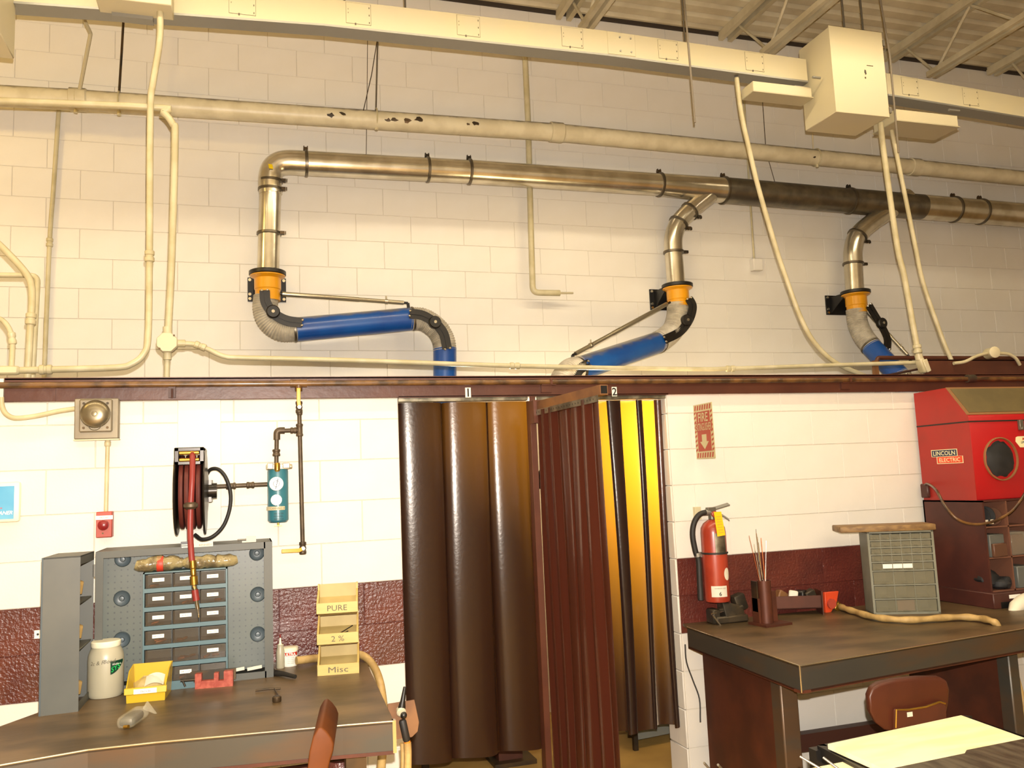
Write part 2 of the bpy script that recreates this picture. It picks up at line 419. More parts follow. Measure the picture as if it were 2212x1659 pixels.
BLK = {}
def block_mesh(wd, ht, key, material):
    k = (round(wd, 3), round(ht, 3), material)
    if k in BLK: return BLK[k]
    g, c = .0008, .0024; x0, x1, z0, z1 = g, wd-g, g, ht-g
    v = [(x0, .004, z0), (x1, .004, z0), (x1, .004, z1), (x0, .004, z1), (x0+c, 0, z0+c), (x1-c, 0, z0+c), (x1-c, 0, z1-c), (x0+c, 0, z1-c)]
    f = [(4, 5, 6, 7), (0, 1, 5, 4), (1, 2, 6, 5), (2, 3, 7, 6), (3, 0, 4, 7)]
    me = bpy.data.meshes.new('block'); me.from_pydata(v, [], f); me.materials.append(M[material]); BLK[k] = me
    return me
def lay(parent, Y, rows, x0, x1, joint, zrow, matf, limit=300):
    """running-bond courses; joint(row) gives one joint position of that row"""
    out = []
    for r in rows:
        z0, z1 = zrow(r)
        j = joint(r); k = math.floor((x0-j)/(2*B)); x = j + k*2*B
        while x < x1:
            a, b = max(x, x0), min(x+2*B, x1)
            if b-a > .03: out.append((a, b, z0, z1, r))
            x += 2*B
    out.sort(key=lambda q: (V(((q[0]+q[1])/2, Y, (q[2]+q[3])/2))-EYE).length)
    pl = parent.location
    for a, b, z0, z1, r in out[:limit]:
        o = bpy.data.objects.new('block', block_mesh(b-a, z1-z0, '', matf(r))); COL.objects.link(o)
        o.parent = parent; o.location = V((a, Y, z0)) - pl
    if len(out) > limit:
        vs, fs = [], []
        for a, b, z0, z1, r in out[limit:]:
            me = block_mesh(b-a, z1-z0, '', matf(r)); k = len(vs)
            vs += [V((a, Y, z0)) - pl + v.co for v in me.vertices]; fs += [tuple(i+k for i in p.vertices) for p in me.polygons]
        me = bpy.data.meshes.new('block_courses'); me.from_pydata(vs, [], fs); me.materials.append(M[matf(0)])
        o = bpy.data.objects.new('block_courses', me); COL.objects.link(o); o.parent = parent; o['kind'] = 'stuff'

wb = tag(part(None, 'wall_back', 'mortar', lambda m: m.bb((-7, YB+.0042, 0), (13, YB+.2, 5.475))), 'tall cream painted concrete block wall behind the booths', kind='structure')
ZB0 = 1.1907+1.684; UB = .7732
lay(wb, YB, range(-3, 13), -3.6, 9.3, lambda r: UB + (0 if r % 2 else B), lambda r: (ZB0+r*B, min(ZB0+(r+1)*B, 5.474)), lambda r: 'wall_paint')

XL = P(866, 1100, YF).x          # left jamb of doorway 1
XR = P(1456, 1100, YF).x         # right jamb of doorway 2
jl = P(787, 1310, YF).x; jr = 2.8311
def front(nm, x0, x1, j, label, y0=YF):
    w_ = tag(part(None, nm, 'mortar', lambda m: m.bb((x0, YF+.0042, 0), (x1, YF+.2, 2.14))), label, kind='structure')
    part(w_, 'maroon_band', 'maroon_block', lambda m: m.bb((x0, YF+.0036, 4*B), (x1, YF+.0042, 6*B)))
    lay(w_, YF, range(0, 11), x0, x1, lambda r: j + (0 if r % 2 else B), lambda r: (r*B, min((r+1)*B, 2.14)),
        lambda r: 'maroon_block' if r in (4, 5) else 'wall_paint')
    return w_
front('wall_front', -3.2, XL, jl, 'cream block booth wall with a maroon band behind the left bench')
front('wall_front_right', XR, 6.2, jr, 'cream block booth wall with a maroon band behind the right bench')
# return of the right jamb, painted blocks seen end-on
tag(part(None, 'trim_1', 'wall_paint', lambda m: [m.bb((XR-.012, YF+.003, z*B+.002), (XR, YF+.2, min((z+1)*B, 2.14)-.002)) for z in range(11)], bevel=.003), 'cream block end at the right side of doorway 2', kind='structure')
# flat panel behind the hose reel
a, b = P(384, 866, YF), P(478, 1142, YF)
tag(part(None, 'trim_2', 'wall_panel', lambda m: m.bb((a.x, YF-.008, b.z), (b.x, YF+.001, 2.14)), bevel=.002), 'flat cream mounting panel on the wall behind the hose reel', kind='structure')
# wall stub beyond the left end of the beam
tag(part(None, 'trim_3', 'wall_panel', lambda m: m.bb((-3.2, YF+.01, 2.14), (-1.055, YF+.2, 2.25))), 'cream top of the booth wall left of the brown beam', kind='structure')
# dark edge angle where the deck meets the wall
tag(part(None, 'trim_4', 'deck_edge', lambda m: m.bb((-3, YB-.03, 5.45), (9, YB, 5.475))), 'dark steel ledge angle under the roof deck', kind='structure')

for k, (y, x0, x1, pw, cl) in enumerate(ROWS):  # unseen housings, skirts shaped to set the light cut-off; back two hood added fill
    tag(part(None, 'trim_%d' % (5+k), 'joist', lambda m: (m.bb((x0-.1, y-.2, 5.0), (x1+.1, y+.2, 5.03)), m.bb((x0-.1, y-.205, 4.87), (x1+.1, y-.2, 5.03)), m.bb((x0-.1, y+.2, 4.87), (x1+.1, y+.205, 5.03)))), 'unseen skirted housing over a strip and fill light row above the frame', kind='structure')
# ------------------------------------------------------------------ roof joists
words_ = ('leftmost roof joist, its lower chord ending above the long cream busway', 'roof joist just left of the big cream junction box',
          'roof joist rising behind the big cream junction box', 'rightmost roof joist in the upper right corner')
for k, (tp, bp_) in enumerate((((1214, 25), (1262, 57)), ((1562, 70), (1653, 110)), ((1912, 103), (2011, 157)), ((2140, 172), (2240, 215)))):
    q = P(*tp, YB); X = q.x; e = PX(*bp_, X); zb_ = max(4.95, min(5.2, e.z)); ye = max(5.1, min(5.95, e.y))
    t = thing('roof_joist', 'painted steel ' + words_[k], 'joist', (X, YB, 5.3))
    part(t, 'top_chord', 'joist', lambda m: [m.bb((X+s_*.045-.02, -6.9, 5.40), (X+s_*.045+.02, YB-.02, 5.472)) for s_ in (-1, 1)])
    part(t, 'bottom_chord', 'joist', lambda m: [m.bb((X+s_*.034-.018, -6.9, zb_-.045), (X+s_*.034+.018, ye, zb_)) for s_ in (-1, 1)])
    y = ye-.05; up = False; n = 0
    part(t, 'web', 'joist', lambda m: m.cyl((X, y, zb_-.02), (X, YB-.25, 5.42), .012, seg=8))
    while y > 1.5:
        y2 = y-.42
        part(t, 'web', 'joist', lambda m: m.cyl((X, y, 5.42 if up else zb_-.02), (X, y2, zb_-.02 if up else 5.42), .013, seg=8)); y = y2; up = not up

# ------------------------------------------------------------------ beam over the booth doors
hb = thing('header_beam', 'brown painted steel channel beam running along the top of the booth wall', 'beam', (2.5, YF, 2.14))
XE = 6.2
part(hb, 'web', 'beam_brown', lambda m: m.bb((-1.045, YF-.02, 2.14), (XE, YF-.008, 2.248)), bevel=.002)
part(hb, 'flange', 'beam_brown', lambda m: m.bb((-1.045, YF-.02, 2.24), (XE, YF+.2, 2.25)))
part(hb, 'flange', 'beam_brown', lambda m: m.bb((XL, YF-.02, 2.138), (XR, YF+.2, 2.146)))
for px_ in (118, 1290):
    q = P(px_, 845, YF-.022); part(hb, 'weld_seam', 'beam_brown', lambda m: m.bb((q.x-.004, YF-.024, 2.14), (q.x+.004, YF-.019, 2.2)))
for d, px_, py_ in (('1', 1011, 848), ('2', 1327, 846)):
    q = P(px_, py_, YF-.021)
    pl = part(hb, 'number_plate', 'number_plate', lambda m: m.bb((q.x-.015, YF-.0225, q.z-.026), (q.x+.015, YF-.02, q.z+.026)), label='cream number plate reading '+d)
    text(d, pl, (q.x, YF-.0225, q.z), RX, UZ, .044, 'ink', bold=.02, name='digit')
# air line along the beam
zp = 2.213
ap = thing('air_pipe', 'brown rusty air pipe running along the front of the beam', 'pipe', (2.5, YF-.04, zp))
part(ap, 'pipe', 'pipe_brown', lambda m: m.cyl((-1.5, YF-.04, zp), (XE, YF-.04, zp), .0145, seg=14))
for px_ in (645,):
    q = P(px_, 832, YF-.04); part(ap, 'tee', 'pipe_brown', lambda m: (m.cyl((q.x-.04, YF-.04, zp), (q.x+.04, YF-.04, zp), .02, seg=14), m.cyl((q.x, YF-.04, zp), (q.x, YF-.04, zp-.04), .018, seg=14)))
q = P(370, 845, YF-.03); part(ap, 'clamp', 'beam_dark', lambda m: (m.bb((q.x-.012, YF-.05, 2.15), (q.x+.02, YF-.018, 2.2)), m.cyl((q.x+.006, YF-.054, 2.145), (q.x+.006, YF-.054, 2.19), .005, seg=8)))
for px_ in (1180, 1826):
    q = P(px_, 835, YF-.03)
    part(ap, 'clamp', 'beam_brown', lambda m: (m.bb((q.x-.03, YF-.035, 2.158), (q.x+.03, YF-.018, 2.198)), m.bb((q.x-.03, YF-.05, 2.196), (q.x+.05, YF-.018, 2.2)), m.sweep([(q.x+.02, YF-.06, 2.2), (q.x+.02, YF-.06, 2.235)], .012, .004, FY)))
q = P(2097, 824, YF-.04); part(ap, 'union', 'iron_pipe', lambda m: m.cyl((q.x-.03, YF-.04, zp+.004), (q.x+.03, YF-.04, zp+.004), .026, seg=12))

# higher steelwork at the right end
X0 = P(1995, 790, 4.46).x
rb = thing('partition_beam', 'brown steel plate above the beam at the right, by the round conduit box', 'beam', (X0+1, 4.5, 2.25))
part(rb, 'plate', 'beam_brown', lambda m: m.bb((X0, 4.455, 2.25), (XE+.4, 4.47, P(2100, 777, 4.46).z)), bevel=.002)
part(rb, 'flange', 'beam_dark', lambda m: m.bb((X0, 4.455, P(2100, 777, 4.46).z-.008), (XE+.4, 4.54, P(2100, 777, 4.46).z)))
a, b = P(1893, 773, 5.0), P(1893, 816, 5.0)
rt = thing('partition_rail', 'brown tube rail on a tan post above the beam beside the third fume arm', 'rail', (a.x, 5.0, b.z))
part(rt, 'rail', 'beam_brown', lambda m: m.tube(fillet([(a.x+.005, 5.0, a.z-.05), (a.x+.005, 5.0, a.z), P(2212, 774, 5.0)], .03), .016))
part(rt, 'post', 'post_tan', lambda m: m.bb((b.x-.016, 4.985, b.z-.3), (b.x+.016, 5.015, a.z-.02)))
part(rt, 'brace', 'beam_dark', lambda m: m.cyl(P(1900, 814, 5.0), P(1990, 796, 4.55), .008, seg=8))

# ------------------------------------------------------------------ booths behind the doorways
XP = P(1166, 1200, YF).x
dp = thing('door_post', 'brown steel post between the two curtained doorways', 'post', (XP, YF, 0))
part(dp, 'post', 'beam_brown', lambda m: m.bb((XP-.022, YF-.012, 0), (XP+.012, YF+.05, 2.14)), bevel=.002)
part(dp, 'base_plate', 'beam_dark', lambda m: m.bb((XP-.06, YF-.05, 0), (XP+.05, YF+.09, .012)))
tag(part(None, 'wall_partition', 'booth_wall', lambda m: m.bb((XP-.012, YF+.26, .25), (XP+.012, YB, 2.13))), 'brown sheet partition between the booths', kind='structure')
tag(part(None, 'wall_booth_right', 'booth_wall', lambda m: m.bb((3.7, YF+.2, .25), (3.72, YB, 2.13))), 'brown sheet partition at the right of booth 2', kind='structure')
tag(part(None, 'wall_booth_left', 'booth_wall', lambda m: m.bb((-.6, YF+.2, .25), (-.58, YB, 2.13))), 'brown sheet partition at the left of booth 1', kind='structure')
for nm, x0, x1, lb in (('curtain_track', XL, XP-.03, 'galvanised curtain track over the left doorway'), ('curtain_track', XP+.02, XR-.01, 'galvanised curtain track over the right doorway')):
    tag(part(None, nm, 'galv_dull', lambda m: m.bb((x0, YF-.006, 2.118), (x1, YF+.03, 2.139)), bevel=.002), lb, 'track')

def curtain(name, label, pts_fn, z1, z0, nu, material, nv=24):
    def f(m):
        m.grid(lambda u, v: V((*pts_fn(u, v), lerp(z1, z0(u) if callable(z0) else z0, v))), nu, nv)
    return tag(part(None, name, material, f, angle=80), label, 'curtain')
# curtain 1 : three broad folds that overlap themselves
xa, xb = XL-.004, XP+.012
def c1(u, v):
    n = 3; k = min(int(u*n), n-1); t_ = u*n-k; w_ = (xb-xa)/n
    x = xa + w_*(k + t_ - .15*math.sin(2*PI*t_)*(1-.35*v)) + .006*math.sin(v*3+k*2)
    y = YF+.1 - .062*(1-.2*v)*math.sin(PI*t_)**.75 + .006*math.sin(v*4+k)
    return x, y
zc = P(1090, 1625, YF+.07).z
curtain('weld_curtain', 'dark bronze vinyl welding curtain hanging in doorway 1', c1, 2.118, lambda u: zc + .006*math.sin(u*19), 120, 'curtain_bronze')
xa2, xb2 = XP+.02, XR+.05
def c2(u, v):
    w_ = xb2-xa2; k = 2*PI*5.6; ph = u*k+1.2
    A = .06*(1-.25*v)*(1+.3*math.sin(u*13)); x = xa2 + .03 + (w_-.055)*u + A*math.sin(ph) + .006*math.sin(v*3+u*9)
    y = YF+.085 + .026*math.cos(ph) + .01*math.sin(v*3.3+u*6)
    return x, y
zc2 = P(1420, 1575, YF+.08).z
curtain('weld_curtain', 'amber backlit vinyl welding curtain hanging in doorway 2', c2, 2.118, lambda u: zc2 + .01*math.sin(u*17), 140, 'curtain_bronze')
# swing arm with its own bunched curtain
A0 = P(1160, 878, YF-.03); zt = 2.105
e0 = PZ(1304, 831, zt); A1 = V((e0.x, e0.y, zt)); A0 = V((A0.x, YF-.03, zt)); dr = (A1-A0).normalized(); nr = V((dr.y, -dr.x, 0))
if nr.y > 0: nr = -nr
sa = thing('swing_arm', 'brown steel swing arm projecting from the post between the doorways', 'arm', A0)
part(sa, 'tube', 'post_tan', lambda m: m.prism([A0+nr*.02, A0-nr*.02, A0-nr*.02-V((0, 0, .045)), A0+nr*.02-V((0, 0, .045))], A1-A0))
part(sa, 'end_opening', 'black_metal', lambda m: m.prism([A1+nr*.016-V((0, 0, .004)), A1-nr*.016-V((0, 0, .004)), A1-nr*.016-V((0, 0, .04)), A1+nr*.016-V((0, 0, .04))], dr*.0015))
part(sa, 'hinge', 'beam_brown', lambda m: m.bb((A0.x-.035, YF-.075, 1.99), (A0.x+.02, YF-.012, 2.112)))
L_ = (A1-A0).length
part(sa, 'curtain_strip', 'galv_dull', lambda m: m.prism([A0+dr*.03+nr*.024-V((0, 0, .045)), A0+dr*.03+nr*.021-V((0, 0, .045)), A0+dr*.03+nr*.021-V((0, 0, .075)), A0+dr*.03+nr*.024-V((0, 0, .075))], dr*(L_-.05)))
def holes(m):
    for i in range(22):
        p = A0+dr*(.045+i*(L_-.08)/22)+nr*.0245-V((0, 0, .056)); m.prism([p, p+dr*.004, p+dr*.004-V((0, 0, .008)), p-V((0, 0, .008))], nr*.0006)
part(sa, 'slots', 'ink', holes)
def c3(u, v):
    uu = u + .012*math.sin(u*23+1) ; ph = 2*PI*(6.5*uu + .35*math.sin(uu*5)); q = A0+dr*(.035+u*(L_-.075)) + dr*.01*math.sin(ph) + nr*(.006+.013*math.cos(ph)*(1+.5*math.sin(u*11)) + .006*math.sin(u*9+v*3))
    return q.x+.004*v, q.y
curtain('weld_curtain', 'reddish brown bunched vinyl curtain hanging from the swing arm', c3, zt-.05, .16, 170, 'curtain_red')

# lamps of the booths, hidden from the shop by the beam
lamp('booth_lamp', 'AREA', (2.3, 5.5, 2.12), 34, (1, .83, .5), rot=(math.radians(-74), 0, math.radians(4)), size=.12, spread=85)
lamp('booth_lamp', 'AREA', (1.34, 5.4, 2.12), 2.4, (1, .80, .5), rot=(math.radians(-90), 0, math.radians(10)), size=.12, spread=75)

# furniture glimpsed under the curtains
t = thing('booth_table', 'steel pedestal of the table in booth 1, seen under the curtain', 'table', (1.44, 5.2, 0))
q = PZ(1105, 1645, 0)
part(t, 'base_plate', 'dark_steel', lambda m: m.bb((q.x-.13, q.y-.1, 0), (q.x+.13, q.y+.16, .025)))
part(t, 'pedestal', 'bench_rust', lambda m: m.bb((q.x-.09, q.y-.04, .02), (q.x+.06, q.y+.1, .72)))
part(t, 'tabletop', 'bench_steel', lambda m: m.bb((q.x-.4, q.y-.35, .72), (q.x+.02, q.y+.35, .75)))
q = PZ(920, 1662, 0)
t = thing('booth_stool', 'steel stool leg seen at the left under curtain 1', 'stool', q)
part(t, 'leg', 'dark_steel', lambda m: m.bb((q.x-.02, q.y, 0), (q.x+.02, q.y+.03, .5)))
part(t, 'seat', 'black_rubber', lambda m: m.cyl((q.x, q.y+.15, .5), (q.x, q.y+.15, .54), .16))
qa, qb = PZ(1374, 1621, 0), PZ(1476, 1600, 0)
t = thing('booth_cabinet', 'grey steel cabinet on legs in booth 2, seen under the curtain', 'cabinet', (qa+qb)/2)
part(t, 'body', 'booth_grey', lambda m: m.hexa([qa+V((0, 0, .06)), qb+V((0, 0, .06)), qb+V((.05, .4, .06)), qa+V((.05, .4, .06)), qa+V((0, 0, .8)), qb+V((0, 0, .8)), qb+V((.05, .4, .8)), qa+V((.05, .4, .8))]))
for q in (qa, qb): part(t, 'leg', 'dark_steel', lambda m: m.bb((q.x-.014, q.y-.01, 0), (q.x+.014, q.y+.02, .3)))
# ================================================================== overhead services
# ---- busway
YBUS = 4.62
def bus(nm, label, pts, h=.155, dep=.11):
    ps = [P(*p, YBUS) for p in pts]; ps = [V((p.x, YBUS, p.z)) for p in ps]
    t = thing(nm, label, 'busway', ps[0])
    for a, b in zip(ps, ps[1:]):
        part(t, 'housing', 'cream_box', lambda m: m.hexa([a, b, b+V((0, dep, 0)), a+V((0, dep, 0)), a+V((0, 0, h)), b+V((0, 0, h)), b+V((0, dep, h)), a+V((0, dep, h))]))
        part(t, 'bottom_plate', 'steel_grey', lambda m: m.hexa([a+V((0, -.004, -.012)), b+V((0, -.004, -.012)), b+V((0, dep, -.012)), a+V((0, dep, -.012)), a+V((0, -.004, 0)), b+V((0, -.004, 0)), b+V((0, dep, 0)), a+V((0, dep, 0))]))
    return t, ps
def cover(t, ps, pxs, h=.155):
    for px_ in pxs:
        X = P(px_, 60 if px_ < 1500 else 150, YBUS).x
        for a, b in zip(ps, ps[1:]):
            if a.x <= X <= b.x: z = lerp(a.z, b.z, (X-a.x)/(b.x-a.x)); break
        else: continue
        c = part(t, 'access_cover', 'cream_box', lambda m: m.bb((X-.07, YBUS-.0025, z+.022), (X+.07, YBUS, z+h-.008)), bevel=.0012)
        def sl(m):
            for i in range(3): m.bb((X+.058, YBUS-.0035, z+.03+i*.045), (X+.063, YBUS-.002, z+.04+i*.045))
            for i in range(2): m.bb((X-.06, YBUS-.0035, z+.08+i*.022), (X-.057, YBUS-.002, z+.087+i*.022))
            m.bb((X-.022, YBUS-.004, z+.014), (X-.014, YBUS-.001, z+.026))
            for x_0, x_1, z_0, z_1 in ((-.0712, -.0698, .021, .148), (.0698, .0712, .021, .148), (-.07, .07, .0205, .022), (-.07, .07, .1468, .148)): m.bb((X+x_0, YBUS-.0012, z+z_0), (X+x_1, YBUS-.0002, z+z_1))
        part(c, 'slots', 'ink_grey', sl)
t, ps = bus('busway', 'long cream electrical busway running under the roof left of the big box', [(-420, -30), (700, 52), (1312, 117), (1745, 175)])
cover(t, ps, (524, 775, 1012, 1235, 1440, 1631))
X = P(1312, 90, YBUS).x; z = ps[2].z
part(t, 'joint_plate', 'cream_box', lambda m: m.bb((X, YBUS-.004, z+.004), (X+.19, YBUS, z+.151)), bevel=.0015)
part(t, 'bolt', 'steel_grey', lambda m: [m.cyl((X+dx, YBUS-.009, z+dz), (X+dx, YBUS-.003, z+dz), .006, seg=8) for dx in (.085, .16) for dz in (.03, .12)])
for px_ in (876, 1476, 745):
    X = P(px_, 40, YBUS+.05).x; part(t, 'hanger_rod', 'rod_steel', lambda m: m.cyl((X, YBUS+.05, 4.35), (X, YBUS+.05, 5.47), .006, seg=8))
t2, ps2 = bus('busway', 'short cream busway section right of the big box', [(1918, 203), (2420, 288)])
cover(t2, ps2, (1962, 2090))

def cbox(name, label, x0, x1, y0, y1, z0, z1, material='cream_box', cat='junction box'):
    t = thing(name, label, cat, ((x0+x1)/2, (y0+y1)/2, z0))
    part(t, 'case', material, lambda m: m.bb((x0, y0, z0), (x1, y1, z1)), bevel=.004)
    return t
a, b = P(1788, 57, 4.4), P(1920, 263, 4.4)
jb = cbox('junction_box', 'big cream steel box hanging at the end of the busway, upper right', a.x+.005, b.x, 4.4, 4.72, 3.985, 4.57)
part(jb, 'door', 'cream_box', lambda m: m.bb((a.x, 4.392, 3.98), (b.x+.005, 4.4, 4.575)), bevel=.002)
for z in (4.5, 4.03): part(jb, 'hinge', 'rod_steel', lambda m: m.bb((b.x+.002, 4.385, z-.02), (b.x+.018, 4.4, z+.02)))
q = P(1868, 150, 4.39); part(jb, 'chipped_paint', 'dark_steel', lambda m: (m.prism([q, q+V((.008, 0, -.004)), q+V((.012, 0, -.03)), q+V((.004, 0, -.036)), q+V((-.004, 0, -.018))], (0, .002, 0)), m.bb(q+V((.02, -.001, .03)), q+V((.07, .002, .033))), m.bb(q+V((-.004, -.001, -.062)), q+V((.004, .002, -.052)))))
for px_ in (1826, 1866): 
    q = P(px_, 60, 4.55); part(jb, 'hanger_rod', 'rod_steel', lambda m: m.cyl((q.x, 4.56, 4.57), (q.x, 4.56, 5.47), .007, seg=8))
a, b = P(207, 0, 4.5), P(372, 30, 4.5)
zz = P(280, 4, 4.5).z
pb = cbox('plug_box', 'cream plug-in box on the busway with a conduit dropping from it, upper left', a.x, b.x, 4.47, 4.62, zz-.01, zz+.3)
part(pb, 'latch', 'steel_grey', lambda m: m.bb((a.x+.06, 4.6, zz-.03), (a.x+.26, 4.66, zz-.01)))
q = P(31, 128, 4.66); cb_ = cbox('starter_box', 'cream steel box cut by the left frame edge, top left corner', q.x-.5, q.x, 4.3, 4.66, q.z, q.z+.62)
part(cb_, 'door', 'cream_box', lambda m: m.bb((q.x-.5, 4.29, q.z+.004), (q.x, 4.3, q.z+.62)), bevel=.002)
a, b = P(1607, 180, 4.66), P(1733, 205, 4.66)
b1 = cbox('plug_box', 'small cream plug-in box under the busway left of the big box', a.x, b.x, 4.56, 4.7, P(1665, 207, 4.6).z, P(1665, 207, 4.6).z+.07)
part(b1, 'lid', 'cream_shade', lambda m: m.bb((a.x-.006, 4.554, P(1665, 207, 4.6).z-.006), (b.x+.006, 4.686, P(1665, 207, 4.6).z)))
part(b1, 'latch', 'steel_grey', lambda m: (m.bb((b.x-.1, 4.6, b.z+.01), (b.x+.02, 4.63, b.z+.03)), m.cyl((b.x-.04, 4.49, b.z+.04), (b.x+.02, 4.49, b.z+.04), .008)))
a, b = P(1926, 230, 4.6), P(2034, 262, 4.6)
b2 = cbox('plug_box', 'small cream plug-in box under the busway right of the big box', a.x-.1, b.x, 4.46, 4.68, P(1980, 264, 4.46).z, P(1980, 264, 4.46).z+.08)
part(b2, 'lid', 'cream_shade', lambda m: m.bb((a.x-.106, 4.454, P(1980, 264, 4.46).z-.006), (b.x+.006, 4.686, P(1980, 264, 4.46).z)))
part(b2, 'latch', 'steel_grey', lambda m: m.cyl((b.x-.06, 4.47, P(1980, 240, 4.46).z+.04), (b.x+.03, 4.47, P(1980, 240, 4.46).z+.04), .009))

# ---- conduits
def conduit(label, pts, r, material='cream_pipe', fil=None, cat='conduit', name='conduit', n=8, couple=(), cr=1.45):
    """pts: (px, py, Y); couple: fractions along the path of threaded couplings"""
    ps = [P(*p) if len(p) == 3 else V(p[:3]) for p in pts]
    path = fillet(ps, fil) if fil else spline(ps, n)
    t = thing(name, label, cat, path[-1])
    part(t, 'tube', material, lambda m: m.tube(path, r, 12))
    ln = [0]
    for a, b in zip(path, path[1:]): ln.append(ln[-1]+(b-a).length)
    for f in couple:
        s_ = f*ln[-1]; i = max(k for k in range(len(ln)-1) if ln[k] <= s_); d = (path[i+1]-path[i]).normalized(); c = path[i]+d*(s_-ln[i])
        part(t, 'coupling', material, lambda m: m.lathe(c-d*.03, d, [(r*1.15, 0), (r*cr, .004), (r*cr, .022), (r*1.2, .026), (r*1.2, .034), (r*cr, .038), (r*cr, .056), (r*1.15, .06)], 14))
    return t, path
YC = 4.62
conduit('cream conduit crossing the thick pipe at the left and bending down to the octagon box', [(-260, 209, YC), (318, 231, YC), (352, 243, YC), (373, 268, YC), (378, 300, YC), (371, 555, YC), (363, 722, YC)], .0185)
conduit('cream conduit dropping from the upper left plug box and curving left above the beam', [(346, 14, 4.55), (345, 87, 4.55), (331, 177, 4.57), (325, 240, 4.58), (323, 555, 4.58), (320, 725, 4.58), (310, 765, 4.58), (285, 786, 4.58), (250, 794, 4.58), (120, 798, 4.58), (44, 800, 4.58)], .0165, couple=(.555, .955))
q = P(-20, 800, 4.57); q2 = P(44, 800, 4.57)
lb = thing('pull_box', 'long rounded cream conduit body at the left frame edge above the beam', 'pull box', q)
part(lb, 'body', 'cream_pipe', lambda m: m.bb((q.x, 4.555, q.z-.022), (q2.x, 4.6, q.z+.022)), bevel=.018, seg=3)
part(lb, 'cover', 'cream_box', lambda m: m.bb((q.x, 4.548, q.z-.016), (q2.x-.01, 4.555, q.z+.016)), bevel=.003)
conduit('long cream conduit running right from the octagon box above the beam', [(388, 742, YC), (420, 744, YC), (450, 755, YC), (485, 770, YC), (530, 773, YC), (740, 778, YC), (1137, 791, YC), (1476, 797, YC), (1586, 796, 4.6), (1827, 788, 4.56), (1990, 783, 4.5)], .0135, couple=(.022, .395, .70))
ob = P(362, 742, YC)
oc = thing('octagon_box', 'cream octagonal junction box above the beam at the left', 'junction box', ob)
part(oc, 'box', 'cream_box', lambda m: m.prism([ob+V((math.cos(PI/8+i*PI/4)*.054, -.04, math.sin(PI/8+i*PI/4)*.054)) for i in range(8)], (0, .06, 0)), bevel=.006)
part(oc, 'cover', 'cream_box', lambda m: m.prism([ob+V((math.cos(PI/8+i*PI/4)*.052, -.046, math.sin(PI/8+i*PI/4)*.052)) for i in range(8)], (0, .006, 0)), bevel=.002)
part(oc, 'screw', 'dark_steel', lambda m: [m.cyl(ob+V((s_*.034, -.049, s_*.034)), ob+V((s_*.034, -.045, s_*.034)), .005, seg=8) for s_ in (-1, 1)])
for d_, r_ in ((V((0, 0, 1)), .023), (V((0, 0, -1)), .02), (V((1, 0, 0)), .019)): part(oc, 'hub', 'cream_pipe', lambda m: m.cyl(ob+V((0, -.005, 0))+d_*.045, ob+V((0, -.005, 0))+d_*.085, r_))
conduit('short cream conduit dropping from the octagon box into the beam', [(361, 762, YC), (361, 790, YC), (360, 822, YC)], .0145)
conduit('thick cream conduit curving down at the left frame edge with a coupling', [(-30, 505, 4.66), (0, 530, 4.66), (48, 580, 4.66), (67, 613, 4.66), (69, 657, 4.66), (66, 700, 4.66), (63, 755, 4.66), (59, 822, 4.66)], .017, couple=(.62,))
conduit('thin cream pipe with a square elbow beside the curved conduit at the left', [(-30, 594, 4.9), (82, 595, 4.9), (70, 822, 4.9)], .014, fil=.04)
conduit('small cream hooked conduit at the far left above the conduit body', [(-20, 684, 4.6), (5, 692, 4.6), (22, 715, 4.6), (27, 745, 4.6), (25, 797, 4.58)], .0125, couple=(.5,))
conduit('thin pale conduit strapped straight down the rear wall at the left', [(127, 238, 6.08), (116, 400, 6.08), (107, 527, 6.08), (95, 822, 6.08)], .0145, couple=(.5,))
conduit('cream conduit sweeping down in a long curve right of the second fume arm', [(1591, 168, 4.66), (1602, 248, 4.66), (1619, 325, 4.65), (1639, 408, 4.64), (1676, 535, 4.62), (1699, 604, 4.6), (1730, 687, 4.6), (1760, 741, 4.6), (1806, 784, 4.6), (1875, 815, 4.6)], .0155)
conduit('thick cream conduit from the big box down to the fitting on the beam', [(1902, 266, 4.56), (1910, 335, 4.56), (1938, 530, 4.53), (1954, 600, 4.52), (1984, 767, 4.5)], .019, couple=(.975,))
conduit('slim cream conduit beside it ending behind the brown plate at the right', [(1922, 261, 4.6), (1944, 368, 4.6), (1976, 525, 4.6), (1994, 610, 4.58), (2034, 727, 4.56), (2056, 780, 4.55)], .0145)
q = P(1991, 790, 4.44)
lb = thing('pull_box', 'cream angled conduit fitting on the corner of the brown plate', 'pull box', q)
part(lb, 'body', 'cream_pipe', lambda m: m.box(q, (.042, .06, .1), Matrix.Rotation(math.radians(-18), 3, 'Y')), bevel=.015, seg=3)
part(lb, 'cover', 'cream_box', lambda m: m.box(q+V((.012, -.033, -.004)), (.036, .008, .085), Matrix.Rotation(math.radians(-18), 3, 'Y')), bevel=.004)
part(lb, 'hub', 'cream_pipe', lambda m: m.cyl(q+V((-.012, 0, .04)), q+V((-.018, 0, .075)), .025))
q = P(2147, 762, 4.42)
rj = thing('round_box', 'round cream conduit box on the brown plate at the right', 'junction box', q)
part(rj, 'box', 'cream_pipe', lambda m: m.lathe(q+V((0, .05, 0)), (-.25, -1, 0), [(.036, 0), (.036, .07)], 20))
part(rj, 'cover', 'cream_box', lambda m: m.lathe(q+V((-.018, -.018, 0)), (-.25, -1, 0), [(.036, 0), (.038, .002), (.038, .01), (.034, .013)], 20))
conduit('cream conduit rising to the round box from its left', [(2060, 785, 4.44), (2085, 781, 4.43), (2110, 769, 4.43), (2135, 763, 4.43)], .011)
